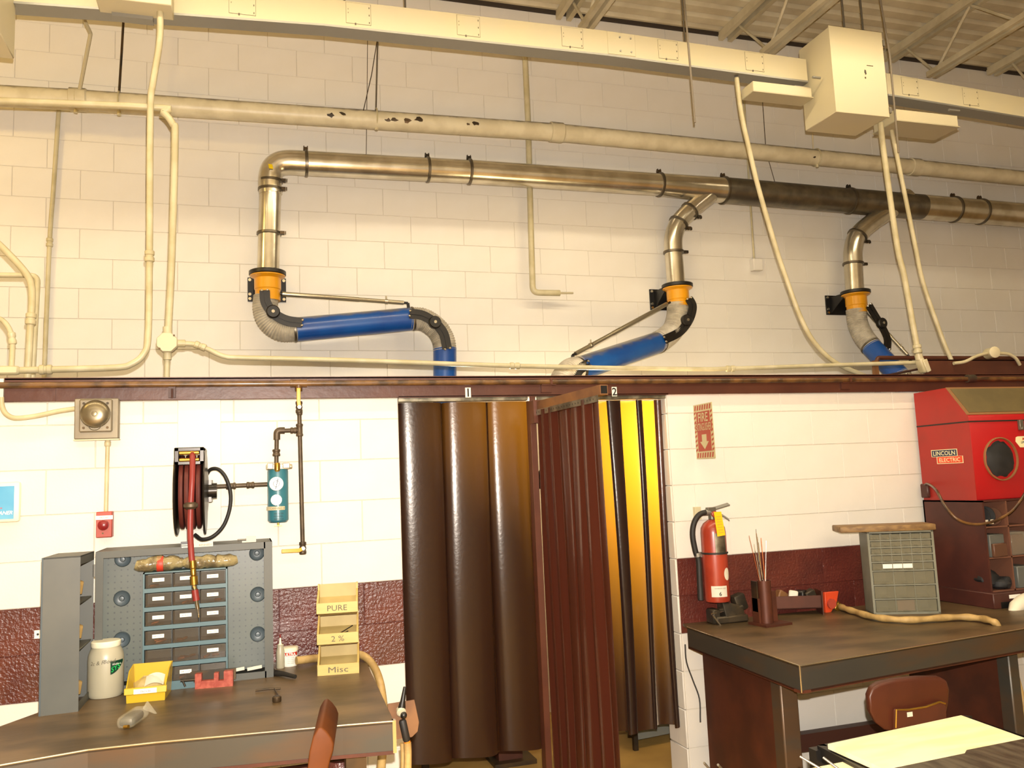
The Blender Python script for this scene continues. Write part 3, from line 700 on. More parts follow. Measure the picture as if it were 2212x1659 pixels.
conduit('cream conduit bending down from the round box to its right', [(2155, 763, 4.43), (2178, 765, 4.43), (2194, 774, 4.43), (2203, 788, 4.44)], .011)
t, _ = conduit('insulated cream pipe down the rear wall ending in a short elbow', [(1131, 60, 5.99), (1134, 120, 5.99), (1141, 268, 5.99), (1147, 500, 5.99), (1151, 632, 5.99), (1209, 633, 5.99)], .0235, fil=.05, name='insulated_pipe', cat='pipe')
part(t, 'bare_end', 'cream_shade', lambda m: m.cyl(P(1205, 633, 5.99), P(1238, 633, 5.99), .008))
conduit('pale thin conduit on the rear wall above a small switch box', [(1607, 210, 6.09), (1614, 330, 6.09), (1629, 560, 6.09)], .009)
q = P(1633, 573, 6.08); tag(part(None, 'switch_box', 'wall_paint', lambda m: m.bb((q.x-.045, 6.045, q.z-.05), (q.x+.045, YB, q.z+.05)), bevel=.004), 'small wall-coloured box on the rear wall right of the second fume arm', 'junction box')
# rods, straps, loose wires
def rod(label, pts, r, material='rod_steel', name='hanger_rod', cat='rod'):
    ps = [P(*p) for p in pts]; tag(part(None, name, material, lambda m: m.tube(fillet(ps, .01), r, 8)), label, cat)
rod('dark threaded rod holding the thick cream pipe below the upper left plug box', [(268, 20, 5.85), (263, 110, 5.85), (257, 206, 5.85)], .008, 'dark_steel')
rod('thin grey rod holding the thick cream pipe near the peeling paint', [(816, 75, 5.85), (812, 242, 5.85)], .006)
rod('tan bent flat strap reaching from the roof to the thick pipe at the left', [(155, -15, 5.3), (196, 72, 5.6), (170, 205, 5.82)], .012, 'cream_shade', 'hanger_strap', 'strap')
rod('long rod hanging free in front of the busway near the second roof joist', [(1477, -10, 4.45), (1488, 110, 4.45), (1501, 265, 4.45)], .0065, 'rod_dull')
rod('long rod hanging down beside the right edge of the big box', [(1900, -10, 4.38), (1922, 120, 4.38), (1941, 330, 4.38)], .0065, 'rod_dull')
rod('grey loose wire slanting down to the thick pipe', [(815, 85, 5.8), (803, 160, 5.8), (784, 243, 5.8)], .003, 'dark_steel', 'loose_wire', 'wire')
rod('very thin wire hanging behind the thick pipe to the duct', [(794, 85, 5.95), (793, 200, 5.95), (791, 335, 5.95)], .0022, 'dark_steel', 'loose_wire', 'wire')
rod('small rod under the plug box left of the big box', [(1647, 215, 5.9), (1655, 332, 5.9)], .003, 'dark_steel')
rod('short rod under the big box holding the thick pipe', [(1755, 288, 5.85), (1757, 326, 5.85)], .006, 'joist')
rod('thin split wire rising above the duct right of the first wye', [(1656, 345, 5.95), (1660, 345, 5.95), (1674, 394, 5.95)], .0025, 'dark_steel', 'loose_wire', 'wire')

# ---- thick cream pipe
YP = 5.85
pp = [P(-320, 190, YP), P(170, 216, YP), P(1202, 286, YP), P(1975, 361, YP), P(2460, 411, YP)]
lp = thing('main_pipe', 'thick cream pipe with sooty top and peeling paint running along the rear wall', 'pipe', pp[0])
for a, b in zip(pp, pp[1:]): part(lp, 'pipe', 'cream_pipe_sooty', lambda m: m.cyl(a, b, .067, seg=28))
for c, d in ((pp[1], pp[2]-pp[1]), (pp[2], pp[3]-pp[2]), (pp[3], pp[4]-pp[3])):
    d = d.normalized(); part(lp, 'coupling', 'cream_pipe_sooty', lambda m: m.lathe(c-d*.055, d, [(.067, 0), (.076, .004), (.076, .1), (.067, .11)], 28))
for px_, py_ in ((165, 216), (258, 222), (812, 256), (1762, 340)):
    q = P(px_, py_, YP)
    part(lp, 'hanger_ring', 'cream_pipe', lambda m: m.tube([q+V((0, .071*math.cos(a_), .071*math.sin(a_))) for a_ in [i*PI/12 for i in range(25)]], .006, 6))
    part(lp, 'nut', 'cream_box', lambda m: m.cyl(q+V((0, -.01, -.092)), q+V((0, -.01, -.066)), .013, seg=6))
def flake(m, px_, py_, s_):
    k = 9; c = None; ring = []
    for a, b in zip(pp, pp[1:]):
        q = P(px_, py_, YP-.067)
        if a.x <= q.x <= b.x: ax = lerp(a, b, (q.x-a.x)/(b.x-a.x))
    phi = math.atan2(q.z-ax.z, -(q.y-ax.y)); pts = []
    for i in range(k):
        a_ = 2*PI*i/k; rr = s_*random.uniform(.45, 1.2); pts.append((rr*math.cos(a_)*1.3, rr*math.sin(a_)*.8))
    vs = [V((q.x+u, ax.y-.0682*math.cos(phi+v/.067), ax.z+.0682*math.sin(phi+v/.067))) for u, v in pts]
    m.add(vs, [tuple(range(k))])
for px_, py_, s_ in ((715, 249, .028), (740, 245, .02), (838, 260, .02), (852, 259, .024), (880, 260, .026), (905, 258, .026), (1012, 268, .012), (1028, 267, .022), (1760, 340, .012)):
    part(lp, 'bare_patch', 'dark_steel', lambda m: flake(m, px_, py_, s_), smooth=False)

# ---- galvanised extraction duct
YD = 5.87
dl = [P(645, 352, YD), P(1013, 371, YD), P(1428, 399, YD), P(1562, 411, YD), P(1835, 434, YD), P(2460, 485, YD)]
rs = (.088, .088, .1, .113, .113)
du = thing('extraction_duct', 'round galvanised extraction duct running along the rear wall with three drops', 'duct', dl[0])
part(du, 'duct_run', 'galv', lambda m: m.cyl(dl[0], dl[1], .086, seg=36))
part(du, 'duct_run', 'galv', lambda m: m.cyl(dl[1], dl[2], .088, seg=36))
part(du, 'wye', 'galv', lambda m: m.cyl(dl[2], dl[3], .09, .104, seg=36))
part(du, 'duct_run', 'galv_sooty', lambda m: m.cyl(dl[3], dl[4], .106, seg=36))
part(du, 'wye', 'galv_sooty', lambda m: m.cyl(dl[4], P(1990, 447, YD), .107, .11, seg=36))
part(du, 'duct_run', 'galv', lambda m: m.cyl(P(1990, 447, YD), dl[5], .11, seg=36))
def band(c, d, r, up=V((0, 0, 1))):
    d = V(d).normalized(); c = V(c)
    bd = part(du, 'clamp_band', 'galv_band', lambda m: m.lathe(c-d*.011, d, [(r, 0), (r+.009, .003), (r+.009, .019), (r, .022)], 36))
    u = (up - d*up.dot(d)).normalized()
    part(bd, 'latch', 'dark_steel', lambda m: (m.box(c+u*(r+.018), (.03, .03, .02)), m.box(c+u*(r+.028)+V((-.012, 0, 0)), (.006, .02, .02)), m.box(c+u*(r+.028)+V((.012, 0, 0)), (.006, .02, .02))))
def on(px_):
    for a, b in zip(dl, dl[1:]):
        X = P(px_, 400, YD).x
        if a.x-.05 <= X <= b.x: return lerp(a, b, (X-a.x)/(b.x-a.x)), b-a
for px_, r in ((662, .086), (925, .086), (1015, .088), (1425, .089), (1562, .106), (1832, .106), (2055, .11), (2112, .11)):
    c, d = on(px_); band(c, d, r)
# first drop
e = [P(585, 420, YD), P(583, 392, YD), P(588, 368, YD), P(602, 355, YD), P(622, 351, YD), P(648, 352, YD)]
part(du, 'elbow', 'galv', lambda m: m.tube(spline(e, 5), .08, 28, radii=[.078+.008*i/25 for i in range(26)]))
part(du, 'drop', 'galv', lambda m: m.cyl(P(584, 410, YD), P(579, 598, YD), .073, seg=32))
for py_ in (392, 410, 505): band(P(584-(py_-410)*.027, py_, YD), (0, 0, 1), .074, V((1, -.4, 0)))
q = P(586, 360, YD-.085); part(du, 'sticker', 'yellow_sticker', lambda m: m.box(q+V((-.004, -.004, 0)), (.03, .002, .036), Matrix.Rotation(.35, 3, 'Z') @ Matrix.Rotation(-.3, 3, 'X')))
# second and third drops
for pts, rr, bands in (([(1560, 400), (1528, 425), (1490, 456), (1466, 482), (1455, 512), (1455, 545), (1461, 622)], .071, (1, 2, 4)),
                       ([(1962, 425), (1925, 452), (1880, 483), (1852, 510), (1843, 540), (1843, 570), (1847, 636)], .076, (2, 4))):
    ps = [P(x, y, YD) for x, y in pts]
    part(du, 'branch', 'galv', lambda m: m.tube(spline(ps[:6], 6), rr+.002, 28))
    part(du, 'drop', 'galv', lambda m: m.cyl(ps[5], ps[6], rr, seg=32))
    for i in bands: band(ps[i+1] if i == 4 else ps[i+1], ps[min(i+2, 6)]-ps[i], rr+.002, V((1, -.3, .2)))

# ---- fume extraction arms
def ribbed(m, path, r, rib=.0055, k=3):
    ln = [0]
    for a, b in zip(path, path[1:]): ln.append(ln[-1]+(b-a).length)
    n = int(ln[-1]/.0065); pts = []; rad = []
    for i in range(n+1):
        s_ = ln[-1]*i/n; j = min(max(q for q in range(len(ln)) if ln[q] <= s_+1e-9), len(path)-2); f = (s_-ln[j])/max(ln[j+1]-ln[j], 1e-9)
        pts.append(lerp(path[j], path[j+1], f)); rad.append(r+(rib if i % 2 else 0))
    m.tube(pts, r, 28, radii=rad)
def arm(label, top, c_bot, flex1, tube1, flex2, tube2, knob1, knob2, lev1, lev2, rodp, br, rc=.083):
    """all points (px, py, Y)"""
    t = thing('fume_arm', label, 'fume arm', P(*top))
    T, Cb = P(*top), P(*c_bot); dz = V((0, 0, -1))
    # wall bracket
    X = T.x; zt_ = T.z+.02
    part(t, 'wall_plate', 'black_metal', lambda m: m.bb((X-.13, YB-.012, T.z-.14), (X+.13, YB-.001, T.z+.03)))
    for s_ in (-1, 1): part(t, 'bracket', 'black_metal', lambda m: m.prism([V((X+s_*.085, YB-.01, T.z+.01)), V((X+s_*.085, T.y+.02, T.z+.01)), V((X+s_*.085, T.y+.05, T.z-.03)), V((X+s_*.085, YB-.01, T.z-.13))], (s_*.006, 0, 0)))
    part(t, 'bolt', 'bolt', lambda m: [m.cyl((X+sx*.115, YB-.022, T.z+dz_), (X+sx*.115, YB-.01, T.z+dz_), .011, seg=8) for sx in (-1, 1) for dz_ in (.012, -.09, -.122)])
    part(t, 'flange', 'black_plastic', lambda m: m.lathe(T+V((0, 0, .022)), dz, [(.115, 0), (.122, .004), (.122, .026), (.115, .03)], 32))
    part(t, 'swivel', 'arm_yellow', lambda m: m.lathe(T+V((0, 0, -.01)), dz, [(.116, 0), (.116, .006), (.088, .022), (.088, .095), (.083, .1), (.083, max(.12, (T-Cb).length-.01))], 32))
    part(t, 'flange_bolt', 'bolt', lambda m: [m.cyl(T+V((.103*math.cos(a_), .103*math.sin(a_), -.022)), T+V((.103*math.cos(a_), .103*math.sin(a_), -.008)), .005, seg=6) for a_ in [i*PI/4 for i in range(8)]])
    f1 = spline([P(*p) for p in flex1], 6); part(t, 'flexible_hose', 'flex_grey', lambda m: ribbed(m, f1, rc-.004))
    a, b = P(*tube1[0]), P(*tube1[1]); d = (b-a).normalized()
    tb = part(t, 'arm_tube', 'arm_blue_dusty', lambda m: m.cyl(a, b, rc, seg=36))
    for c, s_ in ((a, -1), (b, 1)): part(t, 'hose_clip', 'galv_band', lambda m: m.lathe(c+d*s_*.012-d*.008, d, [(rc-.002, 0), (rc+.004, .002), (rc+.004, .014), (rc-.002, .016)], 32))
    f2 = spline([P(*p) for p in flex2], 6); part(t, 'flexible_hose', 'flex_grey', lambda m: ribbed(m, f2, rc-.004))
    a2, b2 = P(*tube2[0]), P(*tube2[1]); part(t, 'arm_tube', 'arm_blue', lambda m: m.cyl(a2, b2, rc, seg=36))
    d2 = (b2-a2).normalized()
    part(t, 'hood', 'black_plastic', lambda m: m.lathe(b2, d2, [(rc, 0), (rc+.01, .03), (.17, .16), (.17, .2)], 28))
    for lv in (lev1, lev2):
        for off in ((-.09, .09) if lv is lev1 or True else (-.09,)):
            pts = spline([P(*p)+V((0, off, 0)) for p in lv], 6)
            part(t, 'lever', 'black_plastic', lambda m: (m.sweep(pts, .068, .012, FY), m.sweep([p+V((0, -.009 if off < 0 else .009, 0)) for p in pts], .01, .01, FY)))
        for p in (lv[0], lv[-1]):
            q = P(*p)+V((0, -.098, 0)); dd = (P(*lv[1])-P(*lv[0])) if p is lv[0] else (P(*lv[-1])-P(*lv[-2])); dd = V((-dd.z, 0, dd.x)).normalized()
            for s_ in (-.018, .018): part(t, 'bolt', 'bolt', lambda m: m.lathe(q+dd*s_, (0, -1, 0), [(.009, 0), (.009, .004), (.005, .008)], 10))
    for kp in (knob1, knob2):
        q = P(*kp)+V((0, -.1, 0)); kn = part(t, 'knob', 'black_plastic', lambda m: m.lathe(q, (0, -1, 0), [(.045, -.02), (.045, .012), (.038, .02)], 24))
        part(kn, 'nut', 'bolt', lambda m: m.lathe(q+V((0, -.02, 0)), (0, -1, 0), [(.011, 0), (.011, .006), (.006, .006)], 12))
    if rodp:
        p, q = P(*rodp[0]), P(*rodp[1]); u = (q-p).normalized(); l = (q-p).length
        rd = part(t, 'support_rod', 'rod_alu', lambda m: m.lathe(p, u, [(.0165, 0), (.0165, l*.62), (.0145, l*.625), (.0145, l)], 16))
        part(rd, 'rod_clip', 'bolt', lambda m: (m.lathe(p+u*l*.84, u, [(.019, 0), (.019, .02)], 12), m.cyl(p+u*(l*.84+.01), p+u*(l*.84+.01)+V((0, 0, .04)), .005)))
        part(rd, 'rod_end', 'black_metal', lambda m: (m.cyl(p-u*.05, p, .009), m.cyl(q, q+u*.03, .009), m.sweep([q+u*.03, q+u*.035+V((0, 0, -.05))], .02, .014, FY)))
    return t
Y1 = YD
arm('blue fume arm at the left, its tube lying almost level', (578, 593, Y1), (576, 650, Y1),
    [(575, 640, Y1), (573, 668, Y1), (582, 693, Y1), (606, 711, Y1), (642, 712, Y1)], [(640, 712, Y1), (888, 689, Y1)],
    [(884, 689, Y1), (915, 691, Y1), (944, 711, Y1), (958, 736, Y1), (961, 758, Y1)], [(961, 752, Y1), (961, 960, Y1)],
    (589, 680, Y1), (933, 702, Y1),
    [(571, 634, Y1), (574, 660, Y1), (592, 684, Y1), (618, 698, Y1), (651, 703, Y1)],
    [(880, 683, Y1), (908, 687, Y1), (934, 703, Y1), (952, 725, Y1), (960, 758, Y1)],
    [(610, 635, Y1-.02), (872, 654, Y1-.02)], None)
arm('blue fume arm in the middle, sloping down to the left', (1463, 620, Y1), (1462, 662, Y1),
    [(1463, 655, Y1), (1463, 682, Y1), (1454, 712, Y1-.01), (1436, 730, Y1-.04), (1416, 742, Y1-.08)], [(1420, 740, Y1-.07), (1250, 797, 5.3)],
    [(1256, 795, 5.32), (1232, 801, 5.26), (1215, 822, 5.22), (1208, 850, 5.2)], [(1208, 846, 5.2), (1206, 990, 5.2)],
    (1470, 697, Y1), (1228, 830, 5.24),
    [(1476, 650, Y1), (1484, 668, Y1), (1476, 696, Y1), (1455, 722, Y1), (1424, 738, Y1-.07)],
    [(1262, 790, 5.34), (1240, 803, 5.28), (1228, 830, 5.24), (1214, 862, 5.2)],
    [(1440, 657, Y1-.08), (1243, 764, 5.3)], None)
arm('blue fume arm at the right, sloping down behind the beam', (1848, 634, Y1), (1849, 676, Y1),
    [(1849, 668, Y1), (1853, 700, Y1), (1866, 728, Y1-.04), (1885, 752, Y1-.1)], [(1882, 749, Y1-.09), (1945, 815, 5.55)],
    [(1943, 812, 5.56), (1955, 830, 5.5), (1960, 850, 5.48)], [(1960, 848, 5.48), (1960, 980, 5.48)],
    (1887, 703, Y1-.04), (1955, 832, 5.5),
    [(1861, 664, Y1), (1873, 684, Y1), (1888, 708, Y1-.04), (1900, 735, Y1-.08), (1900, 757, Y1-.1)],
    [(1943, 812, 5.56), (1955, 830, 5.5), (1960, 850, 5.48)],
    [(1872, 672, Y1+.02), (1960, 766, 5.7)], None)
# ================================================================== left side: wall fittings
ZT = .885
def TL(x, y, z=ZT): return PZ(x, y, z)
# ---- alarm bell
a, b = P(161, 861, YF-.05), P(256, 947, YF-.05)
bl = thing('alarm_bell', 'square grey alarm bell with round gong on the wall under the beam', 'bell', ((a.x+b.x)/2, YF, b.z))
part(bl, 'back_box', 'bell_grey', lambda m: m.bb((a.x, YF-.05, b.z), (b.x, YF, a.z)), bevel=.004)
part(bl, 'box_rim', 'cream_box', lambda m: m.bb((a.x-.002, YF-.05, b.z-.006), (b.x+.002, YF-.001, b.z)))
c, d = P(172, 863, YF-.06), P(243, 933, YF-.06)
part(bl, 'face_plate', 'bell_grey', lambda m: m.bb((c.x, YF-.072, d.z), (d.x, YF-.05, c.z)), bevel=.006)
part(bl, 'screw', 'dark_steel', lambda m: [m.cyl((x_, YF-.076, z_), (x_, YF-.07, z_), .006, seg=8) for x_ in (c.x+.02, d.x-.02) for z_ in (c.z-.02, d.z+.02)])
g = P(205, 894, YF-.09)
part(bl, 'gong', 'bell_gong', lambda m: m.lathe((g.x, YF-.07, g.z), (0, -1, 0), [(.02, 0), (.063, .004), (.064, .012), (.058, .026), (.044, .036), (.026, .041), (.012, .041), (.011, .047), (.003, .048)], 36))
part(bl, 'striker_guard', 'rod_steel', lambda m: m.tube([g+V((.026*math.cos(t_), -.0, -.052+.022*math.sin(t_))) for t_ in [PI+i*PI/10 for i in range(11)]], .002, 6))
conduit('cream conduit looping from the left frame edge into the alarm bell', [(3, 858, YF-.03), (4, 875, YF-.03), (11, 892, YF-.03), (26, 902, YF-.03), (46, 903, YF-.03), (82, 898, YF-.03), (123, 889, YF-.03), (162, 883, YF-.03)], .0115)
conduit('thin cream conduit from the alarm bell down to the red push button', [(233, 946, YF-.02), (231, 1020, YF-.02), (229, 1106, YF-.02)], .0095, couple=(.03,))
q = P(82, 1370, YF); wp_ = thing('wall_clip', 'small white square clip on the maroon wall beside the cabinet leaf', 'clip', (q.x, YF, q.z-.015))
part(wp_, 'plate', 'white_label', lambda m: m.bb((q.x-.014, YF-.004, q.z-.018), (q.x+.014, YF, q.z+.018)))
part(wp_, 'hole', 'ink', lambda m: m.cyl((q.x, YF-.0045, q.z), (q.x, YF-.0035, q.z), .005))
# ---- red push button
a, b = P(208, 1106, YF-.05), P(242, 1160, YF-.05)
rb_ = thing('push_button', 'small orange red push button box on the wall below the bell', 'button', ((a.x+b.x)/2, YF, b.z))
part(rb_, 'box', 'alarm_red', lambda m: m.bb((a.x, YF-.055, b.z), (b.x, YF, a.z)), bevel=.003)
c = P(224, 1134, YF-.055); part(rb_, 'button', 'button_red', lambda m: m.lathe((c.x, YF-.055, c.z), (0, -1, 0), [(.012, 0), (.012, .01), (.024, .014), (.022, .024), (.012, .03), (.002, .031)], 20))
c = P(225, 1118, YF-.055); lb = part(rb_, 'label', 'white_label', lambda m: m.bb((c.x-.036, YF-.057, c.z-.009), (c.x+.036, YF-.0545, c.z+.009)))
text('FIRST AID', lb, (c.x, YF-.057, c.z), RX, UZ, .006, 'red_text')
c = P(222, 1152, YF-.055); part(rb_, 'screw', 'dark_steel', lambda m: m.cyl((c.x, YF-.058, c.z), (c.x, YF-.054, c.z), .004, seg=8))
# ---- blue framed card at the left edge
a, b = P(-60, 1044, YF-.03), P(42, 1127, YF-.03)
ph = thing('wall_dispenser', 'white framed blue printed card on the wall at the left frame edge', 'dispenser', ((a.x+b.x)/2, YF, b.z))
part(ph, 'frame', 'jar_lid', lambda m: m.bb((a.x, YF-.035, b.z), (b.x, YF, a.z)), bevel=.012, seg=2)
part(ph, 'card', 'poster_blue', lambda m: m.bb((a.x+.02, YF-.037, b.z+.014), (b.x-.022, YF-.034, a.z-.018)))
c = P(8, 1108, YF-.037); text('CLEANER', ph, (c.x-.01, YF-.037, c.z), RX, UZ, .016, 'white_label', bold=.02, shear=.3)
c = P(4, 1103, YF-.037); text('Lens', ph, (c.x-.01, YF-.037, c.z+.012), RX, UZ, .009, 'red_text', bold=.02)
# ---- hose reel
q = P(413, 1062, YF-.2); XH = q.x; ZH = q.z; YH = YF-.19
hr = thing('hose_reel', 'wall mounted reel wound with red air hose above the left bench', 'hose reel', (XH, YF, ZH-.19))
part(hr, 'wall_bracket', 'reel_black', lambda m: (m.bb((XH-.05, YF-.02, ZH-.12), (XH+.05, YF-.008, ZH+.12)), m.bb((XH+.075, YH-.02, ZH-.05), (XH+.087, YF-.015, ZH+.05))))
for s_ in (-1, 1):
    part(hr, 'side_disc', 'reel_black', lambda m: m.lathe((XH+s_*.055, YH, ZH), (s_, 0, 0), [(.19, 0), (.195, .004), (.192, .009), (.16, .006), (.09, .016), (.04, .02), (.001, .02)], 40))
def coil(m):
    for i in range(4):
        x = XH-.036+i*.024; m.lathe((x-.011, YH, ZH), (1, 0, 0), [(.15, 0), (.164, .003), (.167, .011), (.164, .019), (.15, .022)], 36)
part(hr, 'hose_coil', 'hose_red', coil)
part(hr, 'hub', 'reel_black', lambda m: m.cyl((XH+.06, YH, ZH), (XH+.11, YH, ZH), .035))
a, b = P(383, 968, YF-.3), P(438, 1004, YF-.3); zt1, zt0 = a.z, b.z
def guide(m):
    x0, x1, y0, y1 = XH-.062, XH+.062, YF-.34, YF-.06
    m.bb((x0, y0, zt0), (x0+.02, y1, zt1)); m.bb((x1-.02, y0, zt0), (x1, y1, zt1)); m.bb((x0, y0, zt1-.018), (x1, y1, zt1)); m.bb((x0, y0, zt0), (x1, y0+.03, zt0+.018))
part(hr, 'hose_guide', 'reel_black', guide, bevel=.003)
for z_ in (zt1-.025, zt0+.022): part(hr, 'roller', 'brass', lambda m: m.cyl((XH-.04, YF-.345, z_), (XH+.04, YF-.345, z_), .008, seg=10))
part(hr, 'stop_ring', 'iron_pipe', lambda m: m.lathe(P(412, 1094, YF-.4)+V((0, 0, .018)), (0, 0, -1), [(.02, 0), (.03, .008), (.03, .02), (.018, .03)], 16))
hp = [P(415, 978, YF-.33), P(416, 992, YF-.37), P(415, 1040, YF-.4), P(412, 1094, YF-.4), P(411, 1150, YF-.41), P(413, 1190, YF-.43), P(415, 1214, YF-.44)]
part(hr, 'hanging_hose', 'hose_bright', lambda m: m.tube(spline(hp, 6), .0125, 12))
e = P(416, 1216, YF-.44); e2 = P(419, 1262, YF-.44); e3 = P(425, 1302, YF-.44)
cp = part(hr, 'hose_fitting', 'brass', lambda m: m.lathe(e+V((0, 0, .01)), e2-e, [(.014, 0), (.014, .03), (.010, .034), (.012, .04), (.012, .06), (.009, .062), (.016, .066), (.016, .1), (.008, .104)], 12))
part(cp, 'chuck', 'chrome', lambda m: m.lathe(e2, e3-e2, [(.012, 0), (.012, .025), (.009, .03), (.009, .1), (.005, .11), (.003, .14)], 12))
part(cp, 'red_sleeve', 'hose_bright', lambda m: m.lathe(lerp(e2, e3, .3), e3-e2, [(.014, 0), (.014, .045)], 12), label='bright red plastic sleeve')
# ---- loop hose
tag(part(None, 'loop_hose', 'black_rubber', lambda m: m.tube(spline([P(446, 1026, YF-.1), P(455, 1014, YF-.12), P(472, 1014, YF-.14), P(488, 1032, YF-.15), P(498, 1065, YF-.15), P(496, 1100, YF-.15), P(483, 1135, YF-.15), P(461, 1158, YF-.15), P(437, 1165, YF-.17), P(421, 1155, YF-.2)], 6), .0085, 10)), 'thin black hose looping from the reel beside the air filter', 'hose')
# ---- air drop, filter, valves
YW = YF-.05
ad = thing('air_drop', 'dark iron air pipe drop with tees beside the filter', 'pipe', P(655, 1195, YW))
def seg(p, q_, r=.0105): part(ad, 'pipe', 'iron_pipe', lambda m: m.cyl(P(*p, YW), P(*q_, YW), r, seg=12))
seg((646, 868), (654, 1180)); seg((600, 931), (647, 929)); seg((598, 931), (597, 1004)); seg((451, 1052), (582, 1046))
def fit(c, d, r, l): 
    c = P(*c, YW); d = V(d).normalized(); part(ad, 'fitting', 'iron_pipe', lambda m: m.lathe(c-d*l/2, d, [(r*.85, 0), (r, .003), (r, .01), (r*.86, .014), (r*.86, l-.014), (r, l-.01), (r, l-.003), (r*.85, l)], 14))
fit((647, 929), (0, 0, 1), .0175, .062); fit((634, 930), (1, 0, 0), .016, .03); fit((597, 978), (0, 0, 1), .019, .034); fit((452, 1052), (1, 0, 0), .017, .04); fit((499, 1050), (1, 0, 0), .0165, .045); fit((541, 1048), (1, 0, 0), .0165, .036); fit((647, 890), (0, 0, 1), .0145, .03)
part(ad, 'elbow', 'iron_pipe', lambda m: m.tube(fillet([P(615, 930, YW), P(598, 930, YW), P(598, 950, YW)], .035), .0165, 14))
for nm, c, d, hd, lbl in (('v', (646, 880), (0, 0, 1), ((645, 866), (645, 838)), 'yellow lever handle pointing up'), ('v', (654, 1184), (0, 0, 1), ((646, 1189), (608, 1191)), 'yellow lever handle pointing left')):
    c = P(*c, YW); vb = part(ad, 'valve', 'iron_pipe', lambda m: (m.lathe(c-V((0, 0, .03)), d, [(.014, 0), (.017, .004), (.017, .016), (.014, .02), (.017, .03), (.014, .042), (.017, .046), (.017, .058), (.014, .06)], 12)))
    part(vb, 'valve_nut', 'bolt', lambda m: m.cyl(c+V((0, -.03, 0)), c+V((0, -.012, 0)), .01, seg=6))
    h0, h1 = P(*hd[0], YW-.03), P(*hd[1], YW-.03)
    part(vb, 'handle', 'valve_yellow', lambda m: m.sweep([c+V((0, -.026, 0)), h0, h1], .018, .006, FY), bevel=.002, label=lbl)
f0, f1 = P(600, 1014, YW-.01), P(601, 1128, YW-.01)
fl = thing('air_filter', 'teal air filter regulator with two white gauges hanging on the wall', 'air filter', f1)
part(fl, 'bowl', 'frl_blue', lambda m: m.lathe(f0, f1-f0, [(.047, 0), (.049, .01), (.049, (f1-f0).length-.01), (.04, (f1-f0).length)], 28))
part(fl, 'head', 'frl_head', lambda m: (m.box(f0+V((0, 0, .012)), (.108, .08, .026)), m.box(f0+V((-.036, -.038, .016)), (.028, .018, .03)), m.box(f0+V((.038, -.038, .016)), (.034, .018, .026)), m.cyl(f0+V((.05, 0, .012)), f0+V((.068, 0, .012)), .012)), bevel=.003)
part(fl, 'inlet', 'brass', lambda m: m.lathe(f0+V((-.004, -.05, .03)), (0, 0, -1), [(.012, 0), (.014, .01), (.014, .035), (.008, .042)], 12))
for py_, r_, nd in ((1045, .033, True), (1080, .026, False)):
    c = P(597, py_, YW-.07); gz = part(fl, 'gauge', 'gauge_white', lambda m: m.lathe(c+V((0, .02, 0)), (0, -1, 0), [(r_*.9, 0), (r_, .004), (r_, .02), (r_*.94, .024)], 28))
    if nd:
        part(gz, 'dial_ring', 'ink', lambda m: m.tube([c+V((.0145*math.cos(t_), -.0045, .0145*math.sin(t_))) for t_ in [i*PI/10 for i in range(21)]], .0013, 6))
        part(gz, 'needle', 'ink', lambda m: m.sweep([c+V((-.004, -.0055, -.024)), c+V((.008, -.0055, .024))], .003, .001, FY))
c = P(600, 1098, YW-.06); bd = part(fl, 'name_band', 'cream_box', lambda m: m.lathe(c+V((0, .049, .009)), (0, 0, -1), [(.0495, 0), (.0505, .001), (.0505, .017), (.0495, .018)], 28))
text('CANNING 30', bd, c+V((0, -.003, 0)), RX, UZ, .009, 'ink_grey', width=.07)
c = P(602, 1113, YW-.062)
for i, s_ in enumerate(('AIR FILTER', 'MODEL', 'SERVICE')): text(s_, fl, c+V((0, -.001, .008-i*.013)), RX, UZ, .006, 'ink', width=.045)
part(fl, 'drain_cock', 'brass', lambda m: (m.cyl(f1, f1+V((0, 0, -.016)), .005), m.box(f1+V((0, 0, -.016)), (.034, .006, .005))))

# ================================================================== left bench
Lp = [TL(850, 1556), TL(740, 1565), TL(335, 1602), TL(190, 1618), TL(0, 1651), TL(-160, 1686), TL(-260, 1640), TL(0, 1569), TL(80, 1540), TL(110, 1526)]
yb = YF-.02
Lp += [V((TL(110, 1526).x-.02, yb, ZT)), V((TL(792, 1424).x, yb, ZT))]
bn = thing('welding_bench', 'left steel topped welding bench with a channel iron front edge', 'bench', (0, 3.6, 0))
part(bn, 'tabletop', 'bench_steel', lambda m: m.prism([p-V((0, 0, .012)) for p in Lp], (0, 0, .012)))
for a, b in zip(Lp[:5], Lp[1:6]):
    d = (b-a).normalized(); n_ = V((d.y, -d.x, 0)); n_ = -n_ if n_.y > 0 else n_
    part(bn, 'apron', 'bench_edge', lambda m: m.prism([a-V((0, 0, .001)), a-V((0, 0, .1)), a-V((0, 0, .1))-n_*.008, a-V((0, 0, .001))-n_*.008], b-a))
    part(bn, 'apron_lip', 'bench_rust', lambda m: m.prism([a+n_*.002-V((0, 0, .1)), a+n_*.002-V((0, 0, .112)), a-n_*.04-V((0, 0, .112)), a-n_*.04-V((0, 0, .1))], b-a))
    part(bn, 'worn_edge', 'bench_shine', lambda m: m.cyl(a+V((0, 0, -.003)), b+V((0, 0, -.003)), .0035, seg=8))
c0 = Lp[0]; part(bn, 'end_cap', 'bench_shine', lambda m: m.bb((c0.x-.004, c0.y-.003, ZT-.108), (c0.x+.008, c0.y+.02, ZT)))
part(bn, 'side_rail', 'bench_edge', lambda m: m.prism([Lp[0]-V((.004, -.02, .1)), Lp[0]-V((.014, -.02, .1)), Lp[0]-V((.014, -.02, .01)), Lp[0]-V((.004, -.02, .01))], Lp[-1]-Lp[0]-V((0, .03, 0))))
